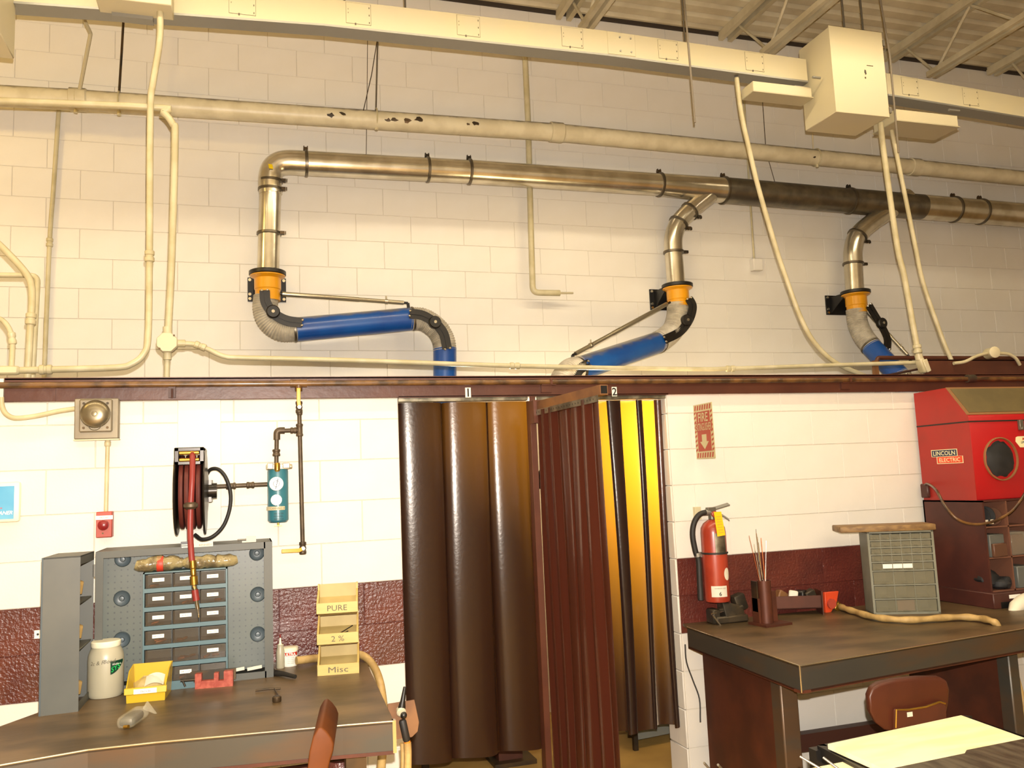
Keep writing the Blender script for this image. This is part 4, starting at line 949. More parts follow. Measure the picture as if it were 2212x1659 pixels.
for x_, y_ in ((c0.x-.12, c0.y+.12), (c0.x-.1, yb-.15), (-1.0, c0.y+.2), (-1.15, yb-.75)): part(bn, 'leg', 'dark_steel', lambda m: m.bb((x_-.035, y_-.035, 0), (x_+.035, y_+.035, ZT-.012)))
part(bn, 'stretcher', 'bench_rust', lambda m: m.bb((-1.0, c0.y+.3, .6), (c0.x-.14, c0.y+.34, .68)))

# ---- open steel cabinet with pegboard back
YCF = 3.98
a, b = P(207, 1180, YCF), P(591, 1463, YCF)
x0, x1, z0, z1 = a.x, b.x, ZT, P(400, 1181, YCF).z
cb = thing('tool_cabinet', 'open grey steel tool cabinet with pegboard back standing on the left bench', 'cabinet', ((x0+x1)/2, YCF, z0))
yk = YCF+.3
part(cb, 'back_panel', 'pegboard', lambda m: m.bb((x0+.01, YCF+.075, z0+.03), (x1-.01, YCF+.083, z1-.03)))
part(cb, 'side', 'cabinet_grey', lambda m: m.bb((x0, YCF, z0), (x0+.006, yk, z1)))
part(cb, 'side', 'cabinet_grey', lambda m: m.bb((x1-.006, YCF, z0), (x1, yk, z1)))
part(cb, 'top', 'cabinet_grey', lambda m: m.bb((x0, YCF, z1-.006), (x1, yk, z1)))
part(cb, 'bottom', 'cabinet_grey', lambda m: m.bb((x0, YCF, z0), (x1, yk, z0+.006)))
fw = .03
part(cb, 'front_frame', 'cabinet_grey', lambda m: (m.bb((x0, YCF-.004, z0), (x0+fw, YCF, z1)), m.bb((x1-fw-.006, YCF-.004, z0), (x1, YCF, z1)), m.bb((x0+fw, YCF-.004, z1-.028), (x1-fw, YCF, z1)), m.bb((x0+fw, YCF-.004, z0), (x1-fw, YCF, z0+.028))))
for px_, py_ in ((265, 1208), (555, 1195), (263, 1293), (557, 1284), (263, 1382), (557, 1370)):
    c = P(px_, py_, YCF+.07); part(cb, 'embossed_disc', 'cabinet_inner', lambda m: m.lathe((c.x, YCF+.076, c.z), (0, -1, 0), [(.034, 0), (.03, .01), (.026, .006), (.012, .004), (.009, .014), (.003, .015)], 24))
c = P(438, 1176, YCF-.004); st = part(cb, 'sticker', 'paper', lambda m: m.bb((c.x-.042, YCF-.0065, c.z-.01), (c.x+.042, YCF-.004, c.z+.01)))
text('KENNEDY', st, (c.x+.012, YCF-.0065, c.z-.002), RX, UZ, .008, 'red_text')
c = P(398, 1177, YCF-.004); st = part(cb, 'magnet_strip', 'black_plastic', lambda m: m.bb((c.x-.014, YCF-.008, c.z-.014), (c.x+.014, YCF-.004, c.z+.014)))
part(st, 'strip_label', 'paper', lambda m: (m.bb((c.x-.01, YCF-.009, c.z-.012), (c.x+.014, YCF-.0078, c.z-.006)), m.bb((c.x-.01, YCF-.009, c.z-.002), (c.x+.014, YCF-.0078, c.z+.002))))
c = P(538, 1158, YCF+.06); part(cb, 'latch', 'rod_steel', lambda m: (m.bb((c.x-.03, c.y-.01, z1), (c.x+.03, c.y+.02, z1+.008)), m.bb((c.x-.012, c.y-.012, z1+.006), (c.x+.03, c.y-.006, z1+.026)), m.cyl((c.x-.05, c.y, z1+.012), (c.x-.01, c.y, z1+.012), .004)))
for px_ in (512, 550): 
    c = P(px_, 1447, YCF+.06); part(cb, 'shelf_label', 'paper', lambda m: m.box((c.x, YCF+.06, z0+.034), (.062, .002, .014), Matrix.Rotation(-.1, 3, 'Y')))
# hinged leaf, swung open to the left
A_, B_, C_ = TL(83, 1548), TL(169, 1537), V((x0-.008, YCF+.01, ZT)); D_ = A_ + (C_-B_)
lf = thing('cabinet_leaf', 'grey steel shelf leaf of the tool cabinet swung open beside the jar', 'cabinet', A_)
h_ = V((0, 0, z1-ZT+.004)); ex = (B_-A_).normalized(); ey = (C_-B_).normalized()
def slab(m, p, q_, th, zz0, zz1):
    d = (q_-p).normalized(); n_ = V((-d.y, d.x, 0)); m.hexa([p+V((0, 0, zz0)), q_+V((0, 0, zz0)), q_+n_*th+V((0, 0, zz0)), p+n_*th+V((0, 0, zz0)), p+V((0, 0, zz1)), q_+V((0, 0, zz1)), q_+n_*th+V((0, 0, zz1)), p+n_*th+V((0, 0, zz1))])
H_ = h_.z
part(lf, 'end_panel', 'cabinet_grey', lambda m: slab(m, A_, B_, .006, 0, H_))
part(lf, 'end_panel', 'cabinet_grey', lambda m: slab(m, D_, C_, .006, 0, H_))
part(lf, 'back_panel', 'cabinet_inner', lambda m: slab(m, A_, D_, -.006, 0, H_))
part(lf, 'top', 'cabinet_grey', lambda m: m.prism([A_+V((0, 0, H_-.006)), B_+V((0, 0, H_-.006)), C_+V((0, 0, H_-.006)), D_+V((0, 0, H_-.006))], (0, 0, .006)))
for z_0, z_1 in ((H_-.035, H_), (0, .03)): part(lf, 'rim', 'cabinet_grey', lambda m: slab(m, B_, C_, .004, z_0, z_1))
for f_ in (.38, .68): part(lf, 'shelf', 'cabinet_grey', lambda m: m.prism([p+V((0, 0, H_*f_)) for p in (lerp(A_, C_, .04), lerp(B_, D_, .04), lerp(C_, A_, .04), lerp(D_, B_, .04))], (0, 0, .006)))
part(lf, 'hinge', 'steel_grey', lambda m: [m.cyl(C_+V((.002, -.002, H_*f_)), C_+V((.002, -.002, H_*f_+.05)), .006, seg=8) for f_ in (.82, .3)])
for i, (f_, c_, mt) in enumerate(((.385, 'packs of rods on the middle shelf of the cabinet leaf', 'box_brown'), (.685, 'reddish packets on the upper shelf of the cabinet leaf', 'hose_red'), (.01, 'pale packets on the bottom of the cabinet leaf', 'leather'))):
    p = lerp(B_, C_, .5)-ex*.06+V((0, 0, H_*f_+.007))
    t = thing('parts_packet', c_, 'packet', p)
    for k in range(3): part(t, 'packet', (mt, 'paper', 'leather')[k], lambda m: m.box(p+ey*(-.07+.07*k)+V((0, 0, .04)), (.05, .05, .08-.012*k), rotz(.4+.2*k) @ Matrix.Rotation(.2, 3, 'X')), bevel=.004)

# ---- 18 drawer parts cabinet
YD0 = 3.93
a, b = P(309, 1236, YD0), P(492, 1460, YD0); x0, x1 = a.x, b.x; z0 = ZT; z1 = P(400, 1232, YD0).z
dc = thing('parts_cabinet', 'blue grey parts cabinet with eighteen clear drawers standing in the tool cabinet', 'drawer cabinet', ((x0+x1)/2, YD0, z0))
dpt = .14
part(dc, 'case', 'bin_teal', lambda m: (m.bb((x0, YD0, z0), (x0+.006, YD0+dpt, z1)), m.bb((x1-.006, YD0, z0), (x1, YD0+dpt, z1)), m.bb((x0, YD0, z1-.005), (x1, YD0+dpt, z1)), m.bb((x0, YD0, z0), (x1, YD0+dpt, z0+.018)), m.bb((x0, YD0+dpt-.004, z0), (x1, YD0+dpt, z1))))
rows, cols = 6, 3; H0 = (z1-.006-z0-.018)/rows; W0 = (x1-x0-.012)/cols
LBL = [['1/16" BODY', '1/16" COLLET', '040 TIPS'], ['3/32" COLLET', '3/32" BODY', '045 TIPS'], ['1/8" COLLET', '1/8" BODY', 'MIX MIG'], ['#4 CUPS', '', 'MISC MIG'], ['', '', 'GUN #'], ['', '#8 CUP', 'PLASMA']]
COP = {(0, 0): 2, (1, 1): 2, (1, 2): 1, (2, 0): 2, (3, 0): 4, (3, 1): 3, (4, 1): 5, (4, 2): 2, (5, 1): 2}
for r in range(rows):
    zr = z1-.006-(r+1)*H0
    part(dc, 'shelf', 'bin_teal', lambda m: m.bb((x0+.006, YD0-.001, zr), (x1-.006, YD0+dpt-.004, zr+.017)))
    for c in range(cols):
        xl = x0+.006+c*W0; z_ = zr+.018; zh = zr+H0-.004
        part(dc, 'divider', 'bin_dark', lambda m: m.bb((xl+W0-.002, YD0+.004, z_-.001), (xl+W0+.002, YD0+dpt-.004, zh+.004)))
        dw = part(dc, 'drawer', 'drawer_clear', lambda m: (m.bb((xl+.004, YD0+.002, z_), (xl+W0-.004, YD0+.005, zh)), m.bb((xl+.004, YD0+.004, z_), (xl+W0-.004, YD0+dpt-.01, z_+.002))))
        s_ = LBL[r][c]
        if s_:
            wl = .046 if s_ != 'PLASMA' else W0-.006; xc = xl+W0*.5; zz = z_+(zh-z_)*(.6 if s_ != 'PLASMA' else .35)
            lb = part(dw, 'label', 'white_label', lambda m: m.bb((xc-wl/2, YD0+.0004, zz-.0075), (xc+wl/2, YD0+.0022, zz+.0075)))
            text(s_, lb, (xc, YD0+.0004, zz), RX, UZ, .006, 'ink', width=wl*.8)
        for k in range(COP.get((r, c), 0)):
            p = V((xl+W0*(.25+.5*random.random()), YD0+.016+.012*k, z_+.009)); d = V((random.uniform(.6, 1), random.uniform(-.6, .6), random.uniform(0, .3))).normalized()
            tag(part(None, 'torch_part', 'copper', lambda m: m.lathe(p-d*.014, d, [(.005, 0), (.006, .004), (.006, .02), (.004, .028)], 8)), 'small copper torch part lying in a clear drawer of the blue grey cabinet', 'torch part', 'copper torch parts in the clear drawers')
# bags lying on top of the drawer cabinet
def sausage(name, label, p, q_, r, material, lump, band=None):
    p, q_ = V(p), V(q_); n = 14; pts = [lerp(p, q_, i/n)+V((0, random.uniform(-.004, .004), random.uniform(-.003, .004))) for i in range(n+1)]
    rad = [r*(.35+.65*math.sin(PI*min(1, max(0, (i+.6)/(n+1.2))))**.45)*(1+random.uniform(-lump, lump)) for i in range(n+1)]
    t = thing(name, label, 'bag', p-V((0, 0, r)))
    part(t, 'bag', material, lambda m: m.tube(pts, r, 12, radii=rad), angle=60)
    if band:
        c = lerp(p, q_, band); d = (q_-p).normalized(); part(t, 'label_band', 'red_text', lambda m: m.lathe(c-d*.012, d, [(r*1.01, 0), (r*1.04, .002), (r*1.04, .024), (r*1.01, .026)], 16), label='red band of a printed label')
    return t
zt_ = z1+.026
sausage('rod_bag', 'shiny clear bag with a red label lying on top of the drawer cabinet, left', P(293, 1222, YD0+.05), P(398, 1214, YD0+.05), .032, 'bag_gold', .08, .5)
sausage('rod_bag', 'crumpled yellowish bag lying on top of the drawer cabinet, right', P(398, 1217, YD0+.04), P(512, 1210, YD0+.05), .031, 'bag_gold', .16)

# ---- things on the left bench
# jar
a, b = TL(183, 1514), TL(262, 1506); c = (a+b)/2+V((0, .06, 0)); r = (b-a).length/2*1.02; zt_ = P(225, 1384, c.y).z-.0; h = zt_-ZT
jr_ = thing('plastic_jar', 'big translucent white plastic jar with a screw lid beside the yellow bin', 'jar', c)
part(jr_, 'body', 'jar_plastic', lambda m: m.lathe(c+V((0, 0, .001)), (0, 0, 1), [(r*.9, 0), (r, .015), (r, h*.68), (r*.97, h*.76), (r*.84, h*.86), (r*.76, h*.9), (r*.76, h*.93)], 36))
part(jr_, 'lid', 'jar_lid', lambda m: m.lathe(c+V((0, 0, h*.9)), (0, 0, 1), [(r*.8, 0), (r*.83, .004), (r*.83, h*.09), (r*.78, h*.105), (.001, h*.105)], 36))
def on_cyl(c, r, ang, z): return V((c.x+r*math.sin(ang), c.y-r*math.cos(ang), z))
def curved(m, c, r, a0, a1, zz0, zz1, cut=None, n=10):
    m.grid(lambda u, v: on_cyl(c, r, lerp(a0, a1, u), lerp(zz0 + (cut*(u**1.6) if cut else 0), zz1, v)), n, 4)
va = math.atan2(c.x, c.y)
part(jr_, 'label', 'label_green', lambda m: curved(m, c, r+.0006, -va+.25, -va+1.15, ZT+h*.42, ZT+h*.66, cut=h*.2))
q = on_cyl(c, r+.001, -va+.6, ZT+h*.6); rr = V((math.cos(-va+.6), math.sin(-va+.6), 0)); text('Welders', jr_, q, rr, UZ, .008, 'white_label')
q = on_cyl(c, r+.001, -va+.55, ZT+h*.535); rr = V((math.cos(-va+.55), math.sin(-va+.55), .35)); text('SYS', jr_, q, rr, UZ, .02, 'green_text', bold=.01)
for i, (s_, an) in enumerate((('2c', -.75), ('&', -.42), ('F', -.15), ('Bond', .2))):
    q = on_cyl(c, r+.001, -va+an, ZT+h*.64+.002*i); text(s_, jr_, q, V((math.cos(-va+an), math.sin(-va+an), 0)), UZ, .015, 'ink_grey', shear=.2)
# crumpled clear bag behind the jar
p = TL(285, 1470); q = P(285, 1420, p.y)
tag(part(None, 'clear_bag', 'bag_clear', lambda m: m.ell(q, (.035, .03, .085), Matrix.Rotation(.5, 3, 'Y'), 12, 8, .12), angle=20), 'crumpled clear plastic bag standing between the jar and the yellow bin', 'bag')
# yellow hopper bin
a, b = TL(273, 1520), TL(356, 1512); ex = (b-a).normalized(); ey = V((-ex.y, ex.x, 0)); wd = (b-a).length; dp_ = .16; hb_ = .12; hf = .055
c = TL(315, 1517)
yb_ = thing('hopper_bin', 'yellow plastic hopper bin with a bag and paper inside on the left bench', 'bin', a)
def L3(u, v, z): return a+ex*u+ey*v+V((0, 0, z))
part(yb_, 'tub', 'bin_yellow', lambda m: (m.prism([L3(0, 0, 0), L3(wd, 0, 0), L3(wd, dp_, 0), L3(0, dp_, 0)], (0, 0, .004)),
    m.prism([L3(0, 0, 0), L3(wd, 0, 0), L3(wd, -.004, hf), L3(0, -.004, hf)], ey*.004),
    m.prism([L3(0, dp_, 0), L3(wd, dp_, 0), L3(wd+.006, dp_+.004, hb_), L3(-.006, dp_+.004, hb_)], ey*.004),
    m.prism([L3(0, 0, 0), L3(0, dp_, 0), L3(-.006, dp_, hb_), L3(-.006, .075, hb_-.012), L3(-.003, 0, hf)], ex*.004),
    m.prism([L3(wd-.004, 0, 0), L3(wd-.004, dp_, 0), L3(wd+.002, dp_, hb_), L3(wd+.002, .075, hb_-.012), L3(wd-.001, 0, hf)], ex*.004)))
part(yb_, 'front_lip', 'bin_yellow', lambda m: m.prism([L3(-.008, -.012, hf-.022), L3(wd+.008, -.012, hf-.022), L3(wd+.008, -.008, hf+.003), L3(-.008, -.008, hf+.003)], ey*.01), bevel=.002)
lb = part(yb_, 'label', 'white_label', lambda m: m.prism([L3(wd*.2, -.0135, hf-.02), L3(wd*.8, -.0135, hf-.02), L3(wd*.8, -.0125, hf-.002), L3(wd*.2, -.0125, hf-.002)], ey*.001))
text('.062x36', lb, L3(wd*.5, -.0135, hf-.011), ex, UZ, .009, 'ink_grey')
tag(part(None, 'paper_slip', 'paper', lambda m: m.grid(lambda u, v: L3(wd*.4+u*.07, .05+v*.05+u*.01, .06+v*.03-.012*(u-.5)**2*4), 6, 4)), 'small white paper slip lying in the yellow bin', 'paper')
tag(part(None, 'clear_bag', 'bag_clear', lambda m: m.ell(L3(wd*.5, .08, .045), (wd*.42, .06, .04), None, 14, 8, .1), angle=20), 'clear plastic bag stuffed into the yellow bin', 'bag')
# red torpedo level
a, b = TL(421, 1489), TL(503, 1482); ex = (b-a).normalized(); ey = V((-ex.y, ex.x, 0)); L_ = (b-a).length
tl = thing('magnetic_level', 'worn red block level lying in front of the drawer cabinet', 'level', a)
def L4(u, v, z): return a+ex*u+ey*v+V((0, 0, z))
def lv(m):
    for u0, u1, zz in ((0, L_*.17, .06), (L_*.17, L_*.5, .03), (L_*.5, L_*.62, .058), (L_*.62, L_*.76, .026), (L_*.76, L_, .062)): m.prism([L4(u0, 0, 0), L4(u1, 0, 0), L4(u1, .03, 0), L4(u0, .03, 0)], (0, 0, zz))
part(tl, 'body', 'level_red', lv)
part(tl, 'magnet_bar', 'dark_steel', lambda m: m.prism([L4(-.04, .035, .02), L4(L_*1.05, .035, .02), L4(L_*1.05, .05, .02), L4(-.04, .05, .02)], (0, 0, .045)))
part(tl, 'screw', 'dark_steel', lambda m: (m.cyl(L4(-.06, .02, .035), L4(.0, .02, .035), .006), m.cyl(L4(-.05, .012, .035), L4(-.04, .012, .012), .004)))
# bag of bolts in front
a, b = TL(262, 1583), TL(312, 1546)
bb_ = thing('bolt_bag', 'clear plastic bag with dark bolts twisted shut, lying at the front of the left bench', 'bag', a)
d = (b-a).normalized(); c = (a+b)/2+V((0, 0, .024))
part(bb_, 'contents', 'dark_steel', lambda m: m.box(c-d*.015, (.12, .05, .03), Matrix.Rotation(math.atan2(d.y, d.x), 3, 'Z')), bevel=.012, seg=2)
part(bb_, 'bag', 'bag_clear', lambda m: m.box(c, (.165, .064, .042), Matrix.Rotation(math.atan2(d.y, d.x), 3, 'Z')), bevel=.018, seg=3)
k = c+d*.1; e1, e2 = P(325, 1516, k.y+.03), P(340, 1545, k.y)
part(bb_, 'twisted_neck', 'bag_clear', lambda m: (m.prism([k, P(308, 1530, k.y), P(318, 1514, k.y+.04), P(322, 1518, k.y+.03)], (0, .002, 0)), m.prism([k, P(322, 1518, k.y+.03), P(342, 1545, k.y+.02)], (0, .002, 0))))
part(bb_, 'brass_bit', 'brass', lambda m: m.cyl(c-d*.08+V((.0, -.01, -.01)), c-d*.08+V((.015, -.02, -.008)), .006))
# striker
a = TL(598, 1516); sp = thing('spark_lighter', 'small dark flint striker lying on the left bench', 'striker', a)
b = TL(552, 1495); b2 = TL(606, 1491)
part(sp, 'handle', 'dark_steel', lambda m: m.tube([b+V((0, 0, .006)), lerp(b, b2, .5)+V((0, 0, .008)), b2+V((0, 0, .007))], .004, 8))
part(sp, 'spring_arm', 'dark_steel', lambda m: m.tube(spline([lerp(b, b2, .75)+V((0, 0, .007)), a+V((.01, .02, .01)), a+V((.012, 0, .01)), a+V((0, -.008, .01))], 5), .003, 8))
part(sp, 'cup', 'dark_steel', lambda m: m.lathe(a, (0, 0, 1), [(.015, 0), (.017, .003), (.017, .018), (.012, .022)], 16))
# glue bottle, tub, pliers
c = TL(606, 1443); gb = thing('glue_bottle', 'small squeeze bottle with a red tip beside the white tub', 'bottle', c)
part(gb, 'body', 'jar_plastic', lambda m: m.lathe(c, (0, 0, 1), [(.017, 0), (.019, .004), (.019, .075), (.015, .09), (.015, .105)], 16))
part(gb, 'nozzle', 'jar_lid', lambda m: m.lathe(c+V((0, 0, .103)), (0, 0, 1), [(.012, 0), (.006, .006), (.003, .035)], 10))
part(gb, 'tip', 'hose_bright', lambda m: m.lathe(c+V((0, 0, .135)), (0, 0, 1), [(.0035, 0), (.0035, .012), (.002, .016)], 8))
c = TL(626, 1440)+V((0, .03, 0)); zt_ = P(628, 1397, c.y).z; h = zt_-ZT
wt = thing('plastic_tub', 'white round tub with a red label stripe beside the wooden trays', 'tub', c)
part(wt, 'body', 'white_label', lambda m: m.lathe(c, (0, 0, 1), [(.036, 0), (.038, .004), (.038, h*.86)], 24))
part(wt, 'lid', 'jar_lid', lambda m: m.lathe(c+V((0, 0, h*.82)), (0, 0, 1), [(.041, 0), (.041, h*.16), (.038, h*.18), (.001, h*.18)], 24))
part(wt, 'label_stripe', 'red_text', lambda m: curved(m, c, .0386, -1.3, 1.1, ZT+h*.58, ZT+h*.76))
text('ULTRA', wt, on_cyl(c, .0392, .05, ZT+h*.67), RX, UZ, .012, 'white_label', bold=.02)
for i in range(4): text('FLUX CLEANER', wt, on_cyl(c, .0386, .15, ZT+h*(.5-.1*i)), RX, UZ, .004, 'ink_grey', width=.03)
a, b = TL(590, 1462), TL(638, 1468); pl = thing('black_pliers', 'black tool with split handles lying between the tub and the wooden trays', 'pliers', a)
part(pl, 'handle', 'black_rubber', lambda m: m.tube([a+V((0, .02, .01)), lerp(a, b, .5)+V((0, .012, .014)), b+V((0, 0, .012))], .009, 8))
part(pl, 'handle', 'black_rubber', lambda m: m.tube([a+V((0, .06, .012)), lerp(a, b, .5)+V((0, .03, .014)), b+V((-.01, .02, .012))], .009, 8))
part(pl, 'jaw', 'dark_steel', lambda m: m.box(a+V((-.015, .045, .014)), (.05, .03, .02), rotz(.3)), bevel=.004)
# wooden tray organiser
a, b = TL(686, 1460), TL(776, 1453); ex = (b-a).normalized(); ey = V((-ex.y, ex.x, 0)); wd = (b-a).length; pit = (P(678, 1327, a.y).z-ZT)/2
wo = thing('tray_organiser', 'three tier yellow wooden tray organiser with pencilled names on the left bench', 'organiser', a)
def L5(u, v, z): return a+ex*u+ey*v+V((0, 0, z))
for i, s_ in enumerate(('Misc', '2 %', 'PURE')):
    z = i*pit; lip = .045; dpp = .125; top = pit if i < 2 else .115
    tr = part(wo, 'tray', 'wood_tray_in', lambda m: (m.prism([L5(.004, .004, z), L5(wd-.004, .004, z), L5(wd-.004, dpp, z+.05), L5(.004, dpp, z+.05)], (0, 0, .006)), m.prism([L5(.004, dpp, z), L5(wd-.004, dpp, z), L5(wd-.004, dpp, z+top-(.03 if i < 2 else .002)), L5(.004, dpp, z+top-(.03 if i < 2 else .002))], ey*.006)))
    for u in (0, wd-.008): part(tr, 'side', 'wood_tray', lambda m: m.prism([L5(u, 0, z), L5(u, 0, z+lip), L5(u, dpp-.02, z+top-.025), L5(u, dpp-.02, z+top), L5(u, dpp+.006, z+top), L5(u, dpp+.006, z)], ex*.008))
    lp_ = part(tr, 'front_lip', 'wood_tray', lambda m: m.prism([L5(0, -.006, z), L5(wd, -.006, z), L5(wd, -.006, z+lip), L5(0, -.006, z+lip)], ey*.008))
    text(s_, lp_, L5(wd*.5, -.0062, z+lip*.48), ex, UZ, .024, 'ink_grey', width=.085 if i != 1 else .055)
    if i: part(tr, 'undercut', 'wood_tray_in', lambda m: m.prism([L5(.004, 0, z-.001), L5(wd-.004, 0, z-.001), L5(wd-.004, dpp-.02, z-.024), L5(.004, dpp-.02, z-.024)], (0, 0, .001)))
z = pit+.03; rdl = [(L5(wd*.45, .02, z), L5(wd*.85, .08, z+.03)), (L5(wd*.5, .02, z), L5(wd*.74, .06, z+.01)), (L5(wd*.66, .05, z), L5(wd*.76, .02, z+.002))]
for p, q in rdl: tag(part(None, 'tungsten_rod', 'dark_steel', lambda m: m.cyl(p, q, .0025, seg=6)), 'dark electrode stub lying in the tray marked 2 %', 'electrode', 'electrode stubs in the middle tray')
tag(part(None, 'brass_nut', 'brass', lambda m: m.lathe(L5(wd*.86, .03, .008), (0, 0, 1), [(.01, 0), (.012, .003), (.012, .016), (.006, .018)], 8)), 'shiny brass nut in the tray marked Misc', 'nut')
tag(part(None, 'copper_cap', 'copper', lambda m: m.lathe(L5(wd*.22, .025, .008), (0, 0, 1), [(.016, 0), (.016, .006), (.01, .012)], 10)), 'reddish cap in the left of the tray marked Misc', 'cap')
# leather sleeved cable behind the trays and over the bench edge
p0 = [P(640, 1427, 4.12), P(665, 1424, 4.14), P(700, 1420, 4.2), P(745, 1414, 4.18), P(770, 1413, 4.14), P(790, 1420, 4.1), P(808, 1440, 4.06), P(820, 1470, 4.02), P(827, 1510, 3.98), P(833, 1580, 3.8), P(826, 1625, 3.6), P(822, 1680, 3.5)]
tag(part(None, 'torch_cable', 'leather', lambda m: m.tube(spline(p0, 6), .018, 12)), 'tan leather sleeved cable curving from behind the trays over the bench edge', 'cable')
# torch hanging on its plate
a, b = P(852, 1512, 3.22), P(905, 1640, 3.22)
tp_ = thing('torch_holder', 'tan steel plate with a rounded corner fixed to the right end of the left bench', 'plate', (c0.x, c0.y+.1, ZT-.12))
pl_ = [TL(838, 1520, ZT-.02), TL(895, 1512, ZT-.02), TL(905, 1560, ZT-.02), TL(902, 1580, ZT-.02), TL(890, 1593, ZT-.02), TL(850, 1600, ZT-.02)]
part(tp_, 'plate', 'post_tan', lambda m: m.prism([P(838, 1521, 3.2), P(895, 1512, 3.2), P(905, 1560, 3.2), P(902, 1580, 3.2), P(890, 1592, 3.2), P(838, 1600, 3.2)], (0, .006, 0)))
Yt = 3.16
tg = thing('tig_torch', 'black handled welding torch hanging on the tan plate at the bench end', 'torch', P(877, 1600, Yt))
h0_, h1_ = P(869, 1555, Yt), P(879, 1601, Yt)
part(tg, 'handle', 'black_rubber', lambda m: m.lathe(h0_, h1_-h0_, [(.011, 0), (.0135, .006), (.0135, (h1_-h0_).length-.006), (.011, (h1_-h0_).length)], 14))
part(tg, 'head', 'black_plastic', lambda m: m.lathe(P(866, 1541, Yt), P(874, 1488, Yt)-P(866, 1541, Yt), [(.013, 0), (.014, .02), (.009, .045), (.006, .092)], 12))
part(tg, 'collar', 'jar_plastic', lambda m: m.lathe(P(866, 1536, Yt), (0, -1, -.2), [(.016, -.01), (.017, .01), (.012, .014)], 14))
part(tg, 'ball', 'black_plastic', lambda m: m.ell(P(872, 1545, Yt-.015), (.012, .012, .012)))
part(tg, 'ring', 'orange_ring', lambda m: m.lathe(h1_, h1_-h0_, [(.012, 0), (.012, .012)], 14), label='orange ring at the handle end')
part(tg, 'cable', 'leather', lambda m: m.tube(spline([P(880, 1604, Yt), P(881, 1630, Yt), P(880, 1680, Yt), P(876, 1740, Yt)], 5), .014, 12))
tag(part(None, 'cable_lead', 'leather', lambda m: m.tube(spline([P(869, 1605, Yt+.03), P(871, 1640, Yt+.03), P(867, 1700, Yt+.03)], 5), .009, 10)), 'thin tan lead hanging just left of the torch cable', 'cable')
# orange chair in front of the left bench
Yc = 2.75
oc_ = thing('shop_chair', 'orange chair backrest seen from the side in front of the left bench', 'chair', P(690, 1700, Yc))
prof = [(664, 1660), (668, 1625), (676, 1592), (686, 1574), (694, 1570), (706, 1580), (716, 1594), (721, 1607), (720, 1622), (714, 1640), (708, 1665)]
part(oc_, 'backrest', 'chair_orange', lambda m: m.prism([P(x, y, Yc) for x, y in prof] + [P(700, 1720, Yc), P(664, 1720, Yc)], (.05, .36, 0)), bevel=.012, seg=3)
zb_ = P(690, 1720, Yc).z
part(oc_, 'post', 'dark_steel', lambda m: m.cyl((P(690, 1700, Yc).x+.03, Yc+.18, .42), (P(690, 1700, Yc).x+.03, Yc+.18, zb_+.05), .015))
part(oc_, 'seat', 'chair_orange', lambda m: m.box((P(690, 1700, Yc).x-.16, Yc+.18, .42), (.4, .4, .05)), bevel=.02, seg=2)
part(oc_, 'column', 'dark_steel', lambda m: m.cyl((P(690, 1700, Yc).x-.16, Yc+.18, .06), (P(690, 1700, Yc).x-.16, Yc+.18, .42), .025))
for k in range(5):
    a_ = k*2*PI/5; part(oc_, 'foot', 'dark_steel', lambda m: m.cyl((P(690, 1700, Yc).x-.16, Yc+.18, .07), (P(690, 1700, Yc).x-.16+.27*math.cos(a_), Yc+.18+.27*math.sin(a_), .012), .012))
c = P(735, 1640, 3.3); tag(part(None, 'maroon_canister', 'maroon_block', lambda m: m.lathe((c.x, c.y, 0), (0, 0, 1), [(.05, 0), (.05, c.z-.02), (.045, c.z)], 18)), 'maroon cylinder standing under the front of the left bench behind the chair', 'canister')
# ================================================================== right side: wall fittings
zs = P(1497, 876, YF-.012).z; e = PZ(1537, 868, zs)
sA = V((P(1497, 876, YF-.012).x, YF-.012, 0)); sB = V((e.x, min(YF-.02, e.y), 0)); sr = (sB-sA); sw = sr.length; sr = sr.normalized(); zlo = P(1508, 992, YF-.012).z
sn = sr.cross(UZ)
sg = thing('extinguisher_sign', 'red and cream FIRE EXTINGUISHER sign with a down arrow, tilted out from the wall', 'sign', V((sA.x, sA.y, zlo)))
def S(u, v, k=0): return V((sA.x, sA.y, zlo)) + sr*u*sw + UZ*v*(zs-zlo) + sn*k
def sq(m, u0, v0, u1, v1, k0, k1): m.prism([S(u0, v0, k0), S(u1, v0, k0), S(u1, v1, k0), S(u0, v1, k0)], sn*(k1-k0))
part(sg, 'panel', 'sign_cream', lambda m: sq(m, 0, 0, 1, 1, -.003, 0), bevel=.001)
def stripes(m):
    n = 7
    for i in range(n):
        u = .05+i*.13
        for v0, v1 in ((.02, .11), (.89, .98)): m.prism([S(u, v0, .0001), S(u+.07, v0, .0001), S(u+.11, v1, .0001), S(u+.04, v1, .0001)], sn*.0006)
    for i in range(9):
        v = .13+i*.085
        for u0, u1 in ((.02, .12), (.88, .98)): m.prism([S(u0, v, .0001), S(u1, v+.03, .0001), S(u1, v+.068, .0001), S(u0, v+.038, .0001)], sn*.0006)
o = part(sg, 'border_stripes', 'sign_red', stripes, smooth=False); o['kind'] = 'stuff'
fd = part(sg, 'red_field', 'sign_red', lambda m: sq(m, .15, .135, .85, .86, .0001, .0008))
part(sg, 'red_field', 'sign_red', lambda m: sq(m, .06, .5, .94, .66, .0001, .0009))
text('FIRE', sg, S(.5, .755, .001), sr, UZ, .05, 'sign_cream', width=sw*.52, bold=.012)
text('EXTINGUISHER', sg, S(.5, .58, .001), sr, UZ, .042, 'sign_cream', width=sw*.84, bold=.004)
part(sg, 'arrow', 'sign_cream', lambda m: m.prism([S(.38, .44, .0009), S(.38, .31, .0009), S(.27, .31, .0009), S(.5, .17, .0009), S(.73, .31, .0009), S(.62, .31, .0009), S(.62, .44, .0009)], sn*.0008))

